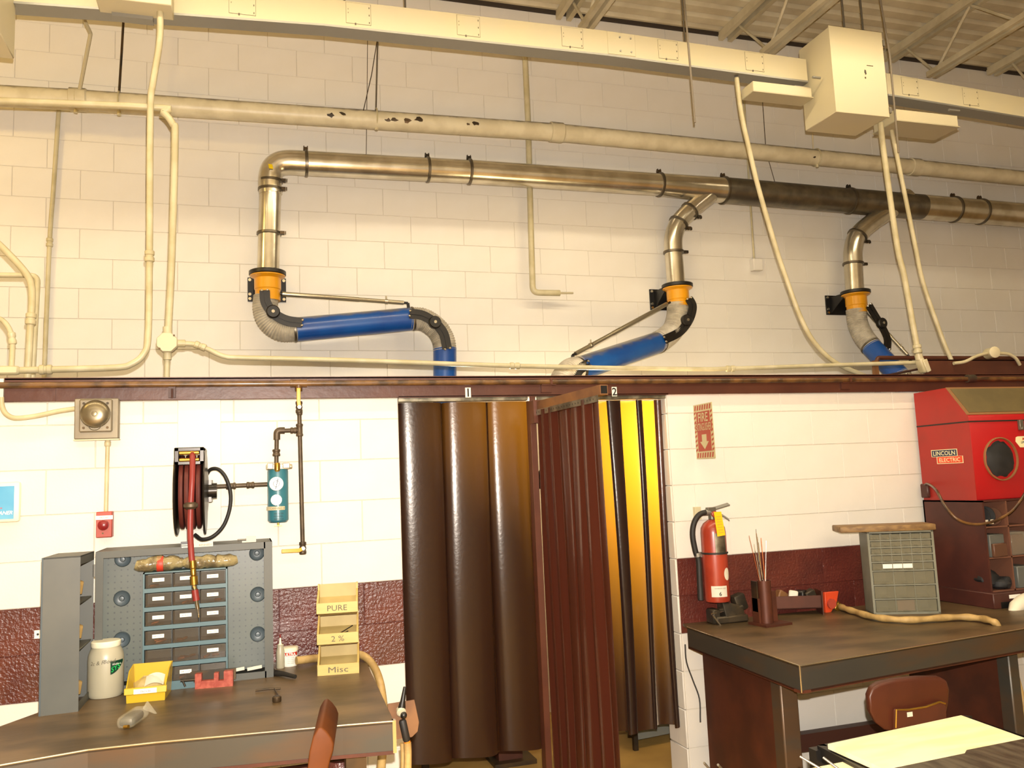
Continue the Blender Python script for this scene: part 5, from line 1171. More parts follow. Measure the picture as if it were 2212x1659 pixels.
# ---- fire extinguisher
YE = YF-.1
c0_ = P(1547, 1300, YE); ct = P(1542, 1122, YE); r = .069; Xe = (c0_.x+ct.x)/2
fe = thing('fire_extinguisher', 'red fire extinguisher with a yellow tag hanging on the wall beside doorway 2', 'fire extinguisher', (Xe, YE, c0_.z))
H_ = ct.z-c0_.z; cb0 = V((Xe, YE, c0_.z))
part(fe, 'cylinder', 'ext_red', lambda m: m.lathe(cb0, (0, 0, 1), [(.055, 0), (.066, .004), (r, .02), (r, H_-.07), (.066, H_-.045), (.052, H_-.02), (.03, H_-.004), (.022, H_)], 36))
vt = V((Xe, YE, ct.z))
part(fe, 'valve', 'rod_steel', lambda m: (m.cyl(vt, vt+V((0, 0, .045)), .02), m.box(vt+V((-.005, 0, .05)), (.05, .03, .035)), m.cyl(vt+V((-.05, 0, .035)), vt+V((-.015, 0, .035)), .012)), bevel=.002)
part(fe, 'gauge', 'ext_red', lambda m: m.lathe(vt+V((.0, -.02, .03)), (0, -1, 0), [(.017, 0), (.017, .014), (.014, .016)], 18))
h0_ = P(1531, 1101, YE); part(fe, 'lever', 'steel_grey', lambda m: m.sweep([P(1531, 1108, YE), P(1534, 1101, YE), P(1548, 1097, YE), P(1574, 1089, YE)], .026, .006, (0, -.5, 1)))
part(fe, 'lever', 'steel_grey', lambda m: m.sweep([P(1548, 1112, YE), P(1562, 1114, YE), P(1575, 1123, YE)], .024, .006, (0, -.5, 1)))
hs = [P(1530, 1106, YE), P(1512, 1111, YE+.0), P(1500, 1128, YE), P(1496, 1155, YE), P(1502, 1190, YE), P(1509, 1210, YE), P(1511, 1245, YE), P(1513, 1292, YE)]
part(fe, 'hose', 'black_rubber', lambda m: m.tube(spline(hs, 6), .0155, 12))
part(fe, 'nozzle', 'black_rubber', lambda m: m.cyl(P(1510, 1215, YE), P(1514, 1296, YE), .013, .017))
part(fe, 'hose_ferrule', 'steel_grey', lambda m: (m.cyl(P(1524, 1107, YE), P(1532, 1106, YE), .017), m.cyl(P(1506, 1194, YE), P(1508, 1202, YE), .02)))
zs_ = P(1543, 1197, YE-r).z; part(fe, 'strap', 'black_rubber', lambda m: m.lathe((Xe, YE, zs_-.005), (0, 0, 1), [(r, 0), (r+.005, .002), (r+.005, .009), (r, .011)], 32))
part(fe, 'hanger', 'cream_box', lambda m: m.bb((Xe-.06, YF-.02, ct.z-.0), (Xe-.02, YF, ct.z+.07)))
ce = V((Xe, YE, 0)); va = math.atan2(Xe, YE)
part(fe, 'instruction_label', 'galv_dull', lambda m: curved(m, ce, r+.0006, -va+.1, -va+1.1, P(1550, 1196, YE).z, P(1550, 1150, YE).z))
part(fe, 'inspection_label', 'paper', lambda m: curved(m, ce, r+.0006, -va-.45, -va+.85, P(1548, 1291, YE-r).z, P(1548, 1267, YE-r).z))
an = -va+.25; q = on_cyl(ce, r+.001, an, P(1548, 1284, YE-r).z); rr = V((math.cos(an), math.sin(an), 0)); text('6', fe, q, rr, UZ, .022, 'ink', bold=.02)
q = on_cyl(ce, r+.001, an, P(1548, 1272, YE-r).z); text('POWDER DRY CHEM', fe, q, rr, UZ, .006, 'ink_grey', width=.06)
an = -va+1.0; part(fe, 'round_sticker', 'rag_white', lambda m: m.grid(lambda u, v: on_cyl(ce, r+.0008, an+.32*v*math.cos(2*PI*u), P(1562, 1241, YE-r).z+.034*v*math.sin(2*PI*u)), 18, 3))
tgp = [P(1542, 1106, YE-.075), P(1558, 1105, YE-.075), P(1567, 1156, YE-.09), P(1550, 1159, YE-.09)]
tg_ = part(fe, 'tag', 'tag_yellow', lambda m: m.prism(tgp, (0, .0015, 0)))
for i in range(7): text('INSPECTION RECORD', tg_, lerp(lerp(tgp[0], tgp[1], .5), lerp(tgp[3], tgp[2], .5), .2+i*.11)+V((0, -.002, 0)), tgp[1]-tgp[0], UZ, .005, 'ink_grey', width=.03)

# ================================================================== right bench
ZR = .87
def TR(x, y, z=ZR): return PZ(x, y, z)
A_ = TR(1727, 1437); B_ = TR(1484, 1353); C_ = TR(2212, 1356)
dX = (C_-A_).normalized(); E_ = A_+dX*2.5
poly = [A_, E_, V((E_.x, YF-.02, ZR)), V((B_.x+.02, YF-.02, ZR)), B_]
rbn = thing('welding_bench', 'right steel topped welding bench with thick channel edges', 'bench', (3.3, 3.7, 0))
part(rbn, 'tabletop', 'bench_steel', lambda m: m.prism([p-V((0, 0, .012)) for p in poly], (0, 0, .012)))
def edge(a, b, mt, nm='apron'):
    d = (b-a).normalized(); n_ = V((d.y, -d.x, 0))
    if (a+n_-V((3, 3.8, a.z))).length < (a-n_-V((3, 3.8, a.z))).length: n_ = -n_
    part(rbn, nm, mt, lambda m: m.prism([a-V((0, 0, .001)), a-V((0, 0, .112)), a-V((0, 0, .112))-n_*.008, a-V((0, 0, .001))-n_*.008], b-a))
    part(rbn, 'apron_lip', 'bench_rust', lambda m: m.prism([a-V((0, 0, .104)), a-V((0, 0, .116)), a-n_*.045-V((0, 0, .116)), a-n_*.045-V((0, 0, .104))], b-a))
    part(rbn, 'worn_edge', 'bench_shine', lambda m: m.cyl(a-V((0, 0, .003)), b-V((0, 0, .003)), .003, seg=8))
edge(A_, E_, 'bench_edge'); edge(B_, A_, 'bench_edge')
part(rbn, 'corner_weld', 'bench_shine', lambda m: m.cyl(A_-V((0, 0, .112)), A_, .003, seg=8))
pl0, pl1 = P(1512, 1420, B_.y-.1), P(1655, 1510, A_.y+.42)
p0, p1 = V((B_.x+.05, B_.y-.06, 0)), V((A_.x+.07, A_.y+.3, 0))
part(rbn, 'end_panel', 'bench_rust', lambda m: m.prism([p0, p1, p1+V((0, 0, ZR-.1)), p0+V((0, 0, ZR-.1))], (.01, 0, 0)))
part(rbn, 'leg', 'bench_edge', lambda m: m.bb((p1.x-.005, p1.y-.05, 0), (p1.x+.085, p1.y+.03, ZR-.02)), bevel=.006)
part(rbn, 'leg', 'bench_edge', lambda m: m.bb((E_.x-.6, A_.y+.5, 0), (E_.x-.52, A_.y+.58, ZR-.02)), bevel=.006)
xr = P(2115, 1500, A_.y+.55).x
part(rbn, 'end_panel', 'bench_rust', lambda m: m.bb((xr+.02, A_.y+.35, 0), (xr+.035, YF-.1, ZR-.012)))
part(rbn, 'leg', 'bench_edge', lambda m: m.bb((xr-.02, A_.y+.32, 0), (xr+.045, A_.y+.4, ZR-.02)), bevel=.006)
a, b = P(1690, 1588, YF-.12), P(1690, 1618, YF-.12)
part(rbn, 'stretcher', 'beam_dark', lambda m: m.bb((p1.x+.08, YF-.16, b.z-.02), (xr, YF-.1, a.z)))
part(rbn, 'underside_box', 'black_metal', lambda m: m.bb((P(1903, 1450, 3.6).x, 3.5, ZR-.16), (P(1903, 1450, 3.6).x+.5, 3.9, ZR-.012)))

# ---- welding rod holder
c = TR(1662, 1349); rh = thing('rod_holder', 'rusty steel tube holder full of welding rods on the right bench', 'rod holder', c)
zt_ = P(1645, 1254, c.y).z; R_ = .036
part(rh, 'base_plate', 'bench_rust', lambda m: m.box(c+V((.005, .0, .006)), (.17, .15, .012), rotz(.1)))
part(rh, 'tube', 'bench_rust', lambda m: m.lathe(c+V((-.015, 0, .01)), (0, 0, 1), [(R_, 0), (R_, zt_-ZR-.01), (R_-.004, zt_-ZR-.01), (R_-.004, zt_-ZR-.03)], 20))
part(rh, 'fin', 'bench_rust', lambda m: m.box(c+V((-.06, .02, .075)), (.012, .06, .13)))
part(rh, 'fin', 'bench_rust', lambda m: m.box(c+V((.04, .02, .09)), (.05, .01, .16)))
part(rh, 'fin', 'dark_steel', lambda m: m.box(c+V((-.062, .02, .15)), (.008, .05, .16)))
zc_ = c+V((-.015, 0, zt_-ZR-.05))
for i, (px_, py_, mt, rr_) in enumerate(((1618, 1157, 'copper', .0013), (1629, 1175, 'rod_alu', .0013), (1633, 1143, 'rod_steel', .0016), (1634, 1152, 'chrome', .002), (1636, 1160, 'rod_steel', .0016), (1638, 1172, 'chrome', .0025), (1644, 1162, 'copper', .002), (1645, 1170, 'hose_bright', .0012), (1655, 1168, 'rod_alu', .0013), (1631, 1190, 'rod_steel', .0013))):
    q = P(px_, py_, c.y+.01*((i % 3)-1)); b_ = zc_+V((-.02+.004*i, .008*((i % 3)-1), 0))
    tag(part(None, 'welding_rod', mt, lambda m: m.cyl(b_, q, rr_, seg=6)), 'thin metal welding rod standing in the rusty holder', 'welding rod', 'welding rods in the holder')
# ---- small machine vise
c = TR(1588, 1350)+V((0, .1, 0)); vs_ = thing('bench_vise', 'dark cast clamp with a bright bent handle at the left of the right bench', 'vise', c)
part(vs_, 'base', 'clamp_iron', lambda m: (m.box(c+V((.02, 0, .02)), (.2, .1, .04)), m.box(c+V((-.07, 0, .04)), (.05, .08, .08))), bevel=.008)
part(vs_, 'jaw', 'clamp_iron', lambda m: m.hexa([c+V(p) for p in ((-.02, -.05, .03), (.11, -.04, .03), (.11, .05, .03), (-.02, .05, .03), (-.03, -.03, .12), (.1, -.03, .085), (.1, .03, .085), (-.03, .03, .12))]), bevel=.01, seg=2)
part(vs_, 'jaw', 'clamp_iron', lambda m: m.box(c+V((.1, .01, .1)), (.07, .06, .09), Matrix.Rotation(-.3, 3, 'Y')), bevel=.01, seg=2)
part(vs_, 'screw', 'clamp_iron', lambda m: m.cyl(c+V((-.05, -.02, .07)), c+V((.1, -.02, .075)), .014))
part(vs_, 'handle', 'bolt', lambda m: m.cyl(P(1537, 1326, c.y-.04), P(1580, 1317, c.y-.02), .005))
part(vs_, 'handle', 'bolt', lambda m: m.cyl(P(1540, 1329, c.y-.06), P(1557, 1352, c.y-.06), .0055))
# ---- trough with scraps
a, b = TR(1676, 1330), TR(1776, 1327); d = (b-a).normalized(); n_ = V((-d.y, d.x, 0)); L_ = (b-a).length
tr_ = thing('scrap_trough', 'rusty steel trough with flange ends behind the rod holder', 'trough', a)
def L6(u, v, z): return a+d*u+n_*v+V((0, 0, z))
part(tr_, 'channel', 'bench_rust', lambda m: (m.prism([L6(0, 0, .035), L6(L_, 0, .035), L6(L_, 0, .105), L6(0, 0, .105)], n_*.005), m.prism([L6(0, .1, .035), L6(L_, .1, .035), L6(L_, .1, .105), L6(0, .1, .105)], n_*.005), m.prism([L6(0, 0, .035), L6(L_, 0, .035), L6(L_, .1, .035), L6(0, .1, .035)], (0, 0, .005))))
for u in (-.006, L_): part(tr_, 'end_plate', 'bench_rust', lambda m: m.prism([L6(u, -.02, 0), L6(u, .12, 0), L6(u, .12, .13), L6(u, -.02, .13)], d*.006))
for i, (u, mt, lbl) in enumerate(((.18, 'post_tan', 'tan folded scrap in the trough, left'), (.45, 'paper', 'pale flat scrap standing in the trough'), (.62, 'black_plastic', 'black lump in the middle of the trough'), (.82, 'clamp_iron', 'dark scrap block at the right of the trough'))):
    tag(part(None, 'scrap_piece', mt, lambda m: m.box(L6(L_*u, .05, .1), (.06, .05, .06), Matrix.Rotation(.5-i*.3, 3, 'Y') @ rotz(i)), bevel=.006), lbl, 'scrap')
# ---- orange magnet and ground clamp
c = TR(1797, 1322); mg = thing('welding_magnet', 'orange arrow shaped welding magnet at the end of the trough', 'magnet', c)
part(mg, 'plate', 'magnet_orange', lambda m: m.prism([P(x, y, c.y) for x, y in ((1782, 1280), (1812, 1277), (1808, 1300), (1796, 1322), (1784, 1326))], (0, .02, 0)), bevel=.002)
part(mg, 'core', 'alarm_red', lambda m: m.cyl(P(1795, 1304, c.y), P(1795, 1304, c.y)+V((0, -.012, 0)), .028))
gp = [PZ(x, y, ZR+.02) for x, y in ((1814, 1310), (1830, 1316), (1850, 1322), (1880, 1331), (1920, 1337), (1970, 1339), (2030, 1335), (2080, 1333), (2118, 1336), (2140, 1341))]
_e = PZ(2154, 1349, ZR+.004); gp += [_e, _e+V((.01, -.01, -.05))]
gc = thing('ground_cable', 'tan leather sleeved cable lying across the right bench with a clamp end', 'cable', gp[0])
part(gc, 'sleeve', 'leather', lambda m: m.tube(spline(gp, 6), .018, 12, radii=[.017+.002*math.sin(i*.9) for i in range(len(spline(gp, 6)))]))
part(gc, 'clamp', 'brass', lambda m: (m.cyl(gp[0]+V((-.02, 0, .02)), gp[0]+V((.01, 0, 0)), .014), m.box(gp[0]+V((-.02, -.01, -.01)), (.05, .015, .03), Matrix.Rotation(.6, 3, 'Y'))), bevel=.003)
# ---- grey many-drawer cabinet
a, b = TR(1888, 1328), TR(2033, 1325); d = V((b.x-a.x, b.y-a.y, 0)).normalized(); n_ = V((-d.y, d.x, 0)); wd = (b-a).length; H_ = P(1875, 1149, a.y).z-ZR
gcab = thing('small_parts_cabinet', 'grey cabinet of small clear drawers standing on the right bench', 'drawer cabinet', a)
def L7(u, v, z): return a+d*u+n_*v+V((0, 0, z))
def bx7(m, u0, u1, v0, v1, zz0, zz1): m.prism([L7(u0, v0, zz0), L7(u1, v0, zz0), L7(u1, v1, zz0), L7(u0, v1, zz0)], (0, 0, zz1-zz0))
DP = .17
part(gcab, 'case', 'grey_case', lambda m: (bx7(m, 0, .012, 0, DP, 0, H_), bx7(m, wd-.012, wd, 0, DP, 0, H_), bx7(m, 0, wd, 0, DP, H_-.01, H_), bx7(m, 0, wd, 0, DP, 0, .008), bx7(m, 0, wd, DP-.005, DP, 0, H_)))
fr_ = [(0, .09, 6), (.09, .18, 6), (.18, .27, 6), (.27, .365, 6), (.365, .475, 6), (.475, .655, 3), (.655, .83, 3), (.83, 1.0, 3)]
for i, (f0_, f1_, n) in enumerate(fr_):
    zt1_ = H_-.012-(H_-.02)*f0_; zt0_ = H_-.012-(H_-.02)*f1_; ww = (wd-.03)/n
    part(gcab, 'shelf', 'grey_case', lambda m: bx7(m, .012, wd-.012, .0, DP-.006, zt0_-.002, zt0_+.004))
    for k in range(n):
        u0 = .015+k*ww
        dw = part(gcab, 'drawer', 'drawer_clear_grey', lambda m: (bx7(m, u0+.001, u0+ww-.001, .004, .007, zt0_+.006, zt1_-.005), bx7(m, u0+.001, u0+ww-.001, .004, DP-.02, zt0_+.005, zt0_+.007), bx7(m, u0+ww*.35, u0+ww*.65, -.004, .004, zt0_+.008, zt0_+.012)))
        if k: part(gcab, 'divider', 'grey_case', lambda m: bx7(m, u0-.0014, u0+.0014, .002, DP-.01, zt0_+.004, zt1_-.002))
        if i == 4 and k in (1, 2, 3): part(dw, 'label', 'white_label', lambda m: bx7(m, u0+.002, u0+ww-.002, .0022, .0038, zt0_+.014, zt1_-.01))
        if i == 7 and k == 1: part(dw, 'pink_card', 'pink_paper', lambda m: bx7(m, u0+.008, u0+ww-.008, .009, .011, zt0_+.01, zt1_-.006))
# plank lying on top
a2 = L7(-.145, -.02, H_); tag(part(None, 'wood_plank', 'plank', lambda m: m.prism([a2, L7(wd+.012, -.02, H_), L7(wd+.012, .18, H_), L7(-.145, .18, H_)], (0, 0, .034)), bevel=.006, seg=2), 'thick worn wooden board lying on the grey drawer cabinet', 'board')

# ---- red cabinet on the brown shelf
X_ = 3.985
bt = PX(2110, 1080, X_); Yr = bt.y; Zr0 = P(1995, 1080, YF-.03).z; top = P(1978, 850, YF-.03).z
t1_ = PX(2042, 838, X_); t2_ = PX(2098, 899, X_); yt1 = t1_.y; Xr1 = 5.1
rc_ = thing('blast_cabinet', 'red welding fume cabinet with a sloped dusty window on the brown shelf', 'cabinet', (X_+.5, (Yr+YF)/2, Zr0))
yk = YF-.03
sp_ = lambda x: [V((x, yk, Zr0)), V((x, Yr, Zr0)), V((x, Yr, t2_.z)), V((x, yt1, t1_.z)), V((x, yk, top))]
part(rc_, 'body', 'cabinet_red', lambda m: m.prism(sp_(X_+.002), (Xr1-X_, 0, 0)), bevel=.004)
part(rc_, 'side_panel', 'cabinet_red_side', lambda m: m.prism([V((X_, p.y*.0+q_.y, q_.z)) for p, q_ in zip(sp_(X_), sp_(X_))], (.002, 0, 0)))
zsm = PX(2103, 905, X_).z-.012
part(rc_, 'lid_seam', 'black_rubber', lambda m: (m.bb((X_-.002, Yr-.002, zsm-.004), (X_+.004, yk, zsm+.004)), m.bb((X_-.002, Yr-.003, zsm-.004), (Xr1, Yr+.002, zsm+.004))))
sl0, sl1 = V((X_, yt1, t1_.z)), V((X_, Yr, t2_.z)); sd = (sl1-sl0); nn = V((0, sd.z, -sd.y)).normalized(); nn = nn if nn.z > 0 else -nn
def SL(u, v, k): return sl0 + sd*v + V((u*(Xr1-X_), 0, 0)) + nn*k
part(rc_, 'window_frame', 'frame_rust', lambda m: m.prism([SL(0, .0, .0), SL(1, 0, .0), SL(1, .95, .0), SL(0.0, .95, .0)], nn*.004))
part(rc_, 'window', 'window_dusty', lambda m: m.prism([SL(.02, .06, .0042), SL(.98, .06, .0042), SL(.98, .88, .0042), SL(.02, .88, .0042)], nn*.003))
hc = P(2164, 991, Yr-.01); hr_ = .122
part(rc_, 'glove_ring', 'frame_rust', lambda m: m.lathe((hc.x, Yr+.001, hc.z), (0, -1, 0), [(hr_, 0), (hr_+.004, .002), (hr_+.004, .012), (hr_-.002, .014), (hr_-.004, .0)], 36))
part(rc_, 'glove', 'cloth_black', lambda m: m.ell((hc.x, Yr+.02, hc.z), (hr_-.004, .045, hr_-.004), None, 20, 12, .05), angle=60)
q = P(2205, 918, Yr-.01); part(rc_, 'latch', 'rod_steel', lambda m: (m.box((q.x, Yr-.01, q.z), (.03, .02, .06)), m.cyl((q.x, Yr-.025, q.z-.02), (q.x, Yr, q.z-.02), .01)), bevel=.003)
# printed maker's plates
def logo(parent, c, r_, u_, w_, h_):
    nrm = r_.cross(u_)
    def rect(m, x0, y0, x1, y1, k): m.prism([c+r_*x0+u_*y0+nrm*k, c+r_*x1+u_*y0+nrm*k, c+r_*x1+u_*y1+nrm*k, c+r_*x0+u_*y1+nrm*k], nrm*.0005)
    lg = part(parent, 'maker_plate', 'logo_cream', lambda m: (rect(m, -w_*.5, 0, w_*.34, h_*.5, .0003), rect(m, -w_*.34, -h_*.5, w_*.5, 0, .0003)))
    part(lg, 'upper_field', 'logo_navy', lambda m: rect(m, -w_*.48, h_*.02, w_*.32, h_*.46, .0009))
    part(lg, 'lower_field', 'logo_red', lambda m: rect(m, -w_*.32, -h_*.46, w_*.48, -h_*.01, .0009))
    text('LINCOLN', lg, c+r_*(-w_*.08)+u_*h_*.24+nrm*.0015, r_, u_, h_*.3, 'logo_cream', width=w_*.7, bold=.006)
    text('ELECTRIC', lg, c+r_*(w_*.08)-u_*h_*.24+nrm*.0015, r_, u_, h_*.28, 'logo_cream', width=w_*.66, bold=.004)
c = PX(2046, 986, X_); wl = abs(PX(2012, 980, X_).y-PX(2080, 984, X_).y); logo(rc_, V((X_-.001, c.y, c.z)), V((0, -1, 0)), UZ, wl, .085)
c = P(2212, 955, Yr-.004); lg2 = part(rc_, 'maker_plate', 'logo_cream', lambda m: m.prism([V((c.x-.055, Yr-.0015, c.z+.03)), V((c.x-.06, Yr-.0015, c.z+.005)), V((c.x-.03, Yr-.0015, c.z-.03)), V((c.x+.09, Yr-.0015, c.z-.03)), V((c.x+.09, Yr-.0015, c.z+.035)), V((c.x-.04, Yr-.0015, c.z+.035))], (0, .001, 0)))
text('MIG', lg2, V((c.x+.01, Yr-.0017, c.z+.02)), RX, UZ, .016, 'logo_red', bold=.02, shear=.3); text('LINCOLN', lg2, V((c.x+.02, Yr-.0017, c.z)), RX, UZ, .014, 'logo_navy', bold=.02, shear=.3)
# hose from the cabinet side
hp = [PX(1996, 1050, X_-.01), PX(2004, 1045, X_-.05), P(2022, 1058, 3.95), P(2040, 1090, 3.86), P(2066, 1120, 3.8), P(2100, 1132, 3.78), P(2140, 1128, 3.76), P(2180, 1108, 3.76), P(2205, 1080, 3.76), P(2225, 1045, 3.78)]
rh_ = thing('air_hose', 'thin brown hose drooping from the side of the red cabinet across the shelf', 'hose', hp[0])
part(rh_, 'hose', 'pipe_brown', lambda m: m.tube(spline(hp, 6), .0075, 10))
part(rh_, 'connector', 'shelf_brown', lambda m: m.box(PX(1999, 1060, X_-.012), (.024, .06, .085)), bevel=.006)

# ---- brown shelf unit
fy = PX(2122, 1095, X_-.01).y; sx0, sx1 = X_-.01, 5.1; zb0 = P(2037, 1263, YF-.1).z; z0 = ZR
zmid = PX(2140, 1280, sx0).z
su = thing('cubby_shelf', 'brown steel cubbyhole shelf under the red cabinet', 'shelf', (4.5, fy, ZR))
part(su, 'side', 'shelf_brown', lambda m: m.bb((sx0, fy, zmid), (sx0+.012, yk, Zr0)))
part(su, 'side', 'shelf_brown', lambda m: m.bb((sx1-.012, fy, zmid), (sx1, yk, Zr0)))
part(su, 'back', 'shelf_brown', lambda m: m.bb((sx0, yk-.01, zmid), (sx1, yk, Zr0)))
part(su, 'top', 'shelf_brown', lambda m: m.bb((sx0, fy, Zr0-.01), (sx1, yk, Zr0-.001)))
part(su, 'base', 'shelf_brown', lambda m: m.bb((sx0-.03, fy-.04, ZR), (sx1, yk, zmid)), bevel=.004)
zz_ = [zmid+.004, PX(2135, 1207, sx0).z, PX(2128, 1140, sx0).z]
for z in zz_: part(su, 'shelf', 'booth_wall', lambda m: m.bb((sx0+.012, fy, z-.004), (sx1-.012, yk-.01, z+.004)))
xv = P(2183, 1180, fy).x; XV = [xv, xv+(xv-sx0), xv+2*(xv-sx0)]
for x in XV: part(su, 'divider', 'booth_wall', lambda m: m.bb((x-.004, fy, zmid), (x+.004, yk-.01, Zr0-.01)))
q = P(2192, 1288, fy-.04); part(su, 'label', 'white_label', lambda m: m.bb((q.x-.04, fy-.042, q.z-.01), (q.x+.04, fy-.0395, q.z+.01)))
a, b = P(2162, 1301, fy-.04), P(2212, 1340, fy-.04); part(su, 'opening', 'black_metal', lambda m: m.bb((a.x, fy-.043, b.z), (a.x+.35, fy-.0395, a.z)))
w1 = xv-sx0
def inbox(name, lbl, cat, mt, x, z, d3, rot=0, yoff=.06, bev=.004): tag(part(None, name, mt, lambda m: m.box((x, fy+yoff, z+d3[2]/2+.005), d3, rotz(rot)), bevel=bev), lbl, cat)
tag(part(None, 'wire_spool', 'cloth_black', lambda m: m.lathe((sx0+.03, fy+.05, zz_[2]+.06), (1, .3, 0), [(.055, 0), (.055, .006), (.03, .01), (.03, .05), (.055, .054), (.055, .06)], 24)), 'dark spool with a white paper edge in the upper left cubbyhole', 'spool')
inbox('paper_card', 'white card under the dark spool in the upper left cubbyhole', 'card', 'paper', sx0+.05, zz_[2]+.012, (.07, .002, .025), .1, .012, 0)
tag(part(None, 'wire_spool', 'box_brown', lambda m: m.lathe((sx0+.13, fy+.06, zz_[2]+.055), (1, .3, 0), [(.05, 0), (.05, .006), (.025, .01), (.025, .04), (.05, .044), (.05, .05)], 24)), 'reddish brown spool in the upper left cubbyhole', 'spool')
inbox('parts_box', 'grey and brown carton in the middle left cubbyhole', 'box', 'box_grey', sx0+w1*.5, zz_[1], (w1*.68, .1, .125), .1)
inbox('parts_box', 'brown carton in front in the middle left cubbyhole', 'box', 'box_brown', sx0+w1*.52, zz_[1], (w1*.62, .02, .075), .1, .0)
inbox('parts_box', 'carton with shiny plastic wrap in the middle right cubbyhole', 'box', 'bag_clear', xv+w1*.5, zz_[1], (w1*.7, .1, .13), -.05)
inbox('parts_box', 'dark carton in the middle right cubbyhole', 'box', 'shelf_brown', xv+w1*.5, zz_[1], (w1*.6, .08, .115), -.05, .07)
inbox('parts_box', 'grey tin in the lower right cubbyhole', 'box', 'box_grey', xv+w1*.5, zz_[0], (w1*.65, .12, .12), 0)
tag(part(None, 'dark_goggles', 'cloth_black', lambda m: (m.ell((sx0+w1*.35, fy+.08, zz_[0]+.06), (.07, .06, .055), None, 14, 8, .12), m.ell((sx0+w1*.62, fy+.04, zz_[0]+.035), (.055, .05, .032), None, 14, 8, .1), m.lathe((sx0+w1*.75, fy+.06, zz_[0]+.04), (.3, -1, 0), [(.032, 0), (.034, .05), (.026, .055)], 16))), 'pile of black welding goggles in the lower left cubbyhole', 'goggles')
q = P(2195, 1312, fy-.1); cr_ = thing('cloth_roll', 'rolled white cloth at the right frame edge above the bench', 'roll', q)
part(cr_, 'roll', 'rag_white', lambda m: m.tube([q+V((-.05, -.01, -.03)), q, q+V((.06, .01, .02)), q+V((.12, .02, .03))], .035, 16, radii=[.018, .038, .042, .042]))
part(cr_, 'wrap', 'bag_clear', lambda m: m.ell(q+V((-.07, 0, -.05)), (.035, .02, .02), None, 10, 8, .1))

# cable hanging under the right end of the right bench
tag(part(None, 'hanging_cable', 'leather', lambda m: m.tube(spline([P(2182, 1418, 3.7), P(2194, 1460, 3.6), P(2208, 1510, 3.55), P(2230, 1580, 3.5)], 5), .017, 12)), 'tan sleeved cable hanging under the right end of the right bench', 'cable')
tag(part(None, 'power_cord', 'black_rubber', lambda m: m.tube(spline([P(1480, 1392, YF-.05), P(1483, 1430, YF-.05), P(1497, 1470, YF-.06), P(1511, 1510, YF-.08), P(1513, 1560, YF-.1)], 5), .004, 8)), 'thin black cord hanging down the wall at the left end of the right bench', 'cord')

# ---- chair pushed under the right bench
Yc = 2.95
bc = thing('shop_chair', 'brown padded chair with a rounded back pushed under the right bench', 'chair', P(1960, 1570, Yc))
pr_ = [(1877, 1505), (1884, 1487), (1900, 1477), (1935, 1469), (1985, 1464), (2030, 1464), (2046, 1470), (2052, 1490), (2050, 1520), (2044, 1548), (2030, 1566), (1990, 1578), (1940, 1582), (1912, 1578), (1892, 1562), (1880, 1538)]
bp2 = [P(x, y, Yc) for x, y in pr_]
part(bc, 'backrest', 'chair_brown', lambda m: m.prism(bp2, (.02, .05, 0)), bevel=.012, seg=3)
bk = part(bc, 'back_bracket', 'bench_rust', lambda m: m.prism([P(x, y, Yc-.02) for x, y in ((1935, 1532), (1960, 1533), (2000, 1527), (2028, 1517), (2040, 1514), (2046, 1530), (2046, 1575), (1935, 1585))], (0, .02, 0)), bevel=.005)
part(bk, 'worn_edge', 'brass', lambda m: m.tube([P(x, y, Yc-.022) for x, y in ((1935, 1572), (1936, 1533), (1962, 1533), (2000, 1527), (2030, 1516), (2042, 1520))], .004, 6))
q = P(1965, 1543, Yc-.022); part(bk, 'label', 'paper', lambda m: m.bb((q.x-.013, q.y-.002, q.z-.009), (q.x+.013, q.y, q.z+.009)))
q = P(1985, 1575, Yc)
part(bc, 'post', 'dark_steel', lambda m: m.bb((q.x-.03, Yc+.01, .38), (q.x+.03, Yc+.03, q.z+.05)))
part(bc, 'seat', 'chair_brown', lambda m: m.box((q.x, Yc+.22, .42), (.4, .4, .06)), bevel=.02, seg=2)
part(bc, 'column', 'dark_steel', lambda m: m.cyl((q.x, Yc+.22, .06), (q.x, Yc+.22, .4), .025))
for k in range(5):
    a_ = k*2*PI/5; part(bc, 'foot', 'dark_steel', lambda m: m.cyl((q.x, Yc+.22, .07), (q.x+.26*math.cos(a_), Yc+.22+.26*math.sin(a_), .012), .012))

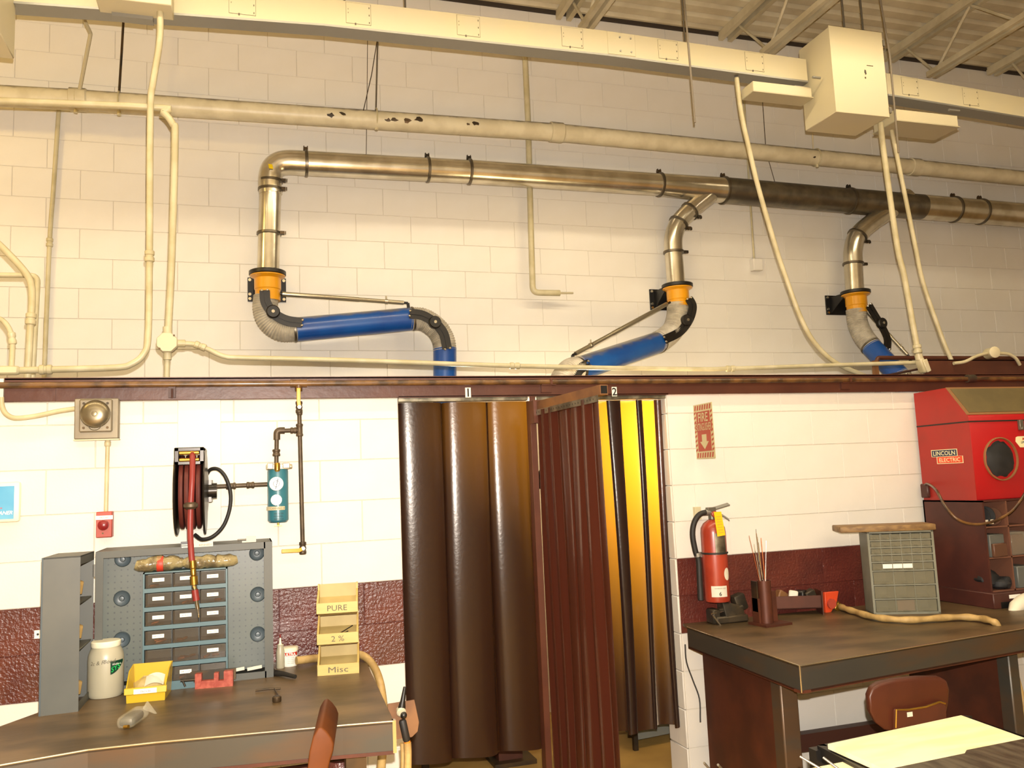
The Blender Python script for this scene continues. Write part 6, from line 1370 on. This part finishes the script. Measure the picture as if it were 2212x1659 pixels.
# ---- foreground cart with boards
ZC = .78
k4 = [PZ(x, y, ZC) for x, y in ((1788, 1607), (2076, 1545), (2230, 1600), (1912, 1662))]
ct_ = thing('steel_cart', 'dark steel cart frame in the lower right foreground', 'cart', (k4[0]+k4[2])/2 - V((0, 0, ZC)))
o4 = [PZ(x, y, ZC-.02) for x, y in ((1765, 1610), (2080, 1545), (2420, 1660), (2050, 1760))]
for a, b in zip(o4, o4[1:]+o4[:1]): part(ct_, 'rail', 'black_metal', lambda m: m.prism([a-V((0, 0, .05)), a, a+(o4[2]-a).normalized()*.03, a+(o4[2]-a).normalized()*.03-V((0, 0, .05))], b-a))
for p in o4: part(ct_, 'leg', 'black_metal', lambda m: m.bb((p.x-.02, p.y-.02, 0), (p.x+.02, p.y+.02, ZC-.03)))
tag(part(None, 'plywood_sheet', 'board_white', lambda m: m.prism([p-V((0, 0, .016)) for p in k4], (0, 0, .016))), 'bright pale plywood sheet lying on the cart in the lower right', 'board')
k5 = [PZ(x, y, ZC-.03) for x, y in ((1690, 1672), (1834, 1643), (1900, 1672), (1760, 1710))]
tag(part(None, 'plywood_sheet', 'board_white', lambda m: m.prism([p-V((0, 0, .016)) for p in k5], (0, 0, .016))), 'corner of a smaller pale board at the bottom frame edge', 'board')
k6 = [PZ(x, y, ZC+.02) for x, y in ((1925, 1660), (2084, 1627), (2088, 1620), (2240, 1590), (2400, 1660), (2020, 1760))]
tag(part(None, 'steel_plate', 'plate_dark', lambda m: m.prism([p-V((0, 0, .012)) for p in k6], (0, 0, .012))), 'dark brushed steel plate overlapping the bright plywood sheet', 'plate')
for i, (p, q_, lb) in enumerate((((1728, 1634), (1775, 1662), 'thin steel rod at the bottom frame edge, left of the pair'), ((1778, 1636), (1815, 1664), 'thin steel rod at the bottom frame edge, right of the pair'), ((1521, 1648), (1535, 1664), 'thin rod tip at the bottom frame edge below the right bench, left'), ((1551, 1652), (1562, 1664), 'thin rod tip at the bottom frame edge below the right bench, right'))):
    a, b = PZ(*p, ZC+.03-.02*(i > 1)), PZ(*q_, ZC+.0-.02*(i > 1)); tag(part(None, 'filler_rod', 'rod_steel', lambda m: m.cyl(a, b+(b-a)*1.5, .004, seg=8)), lb, 'rod')
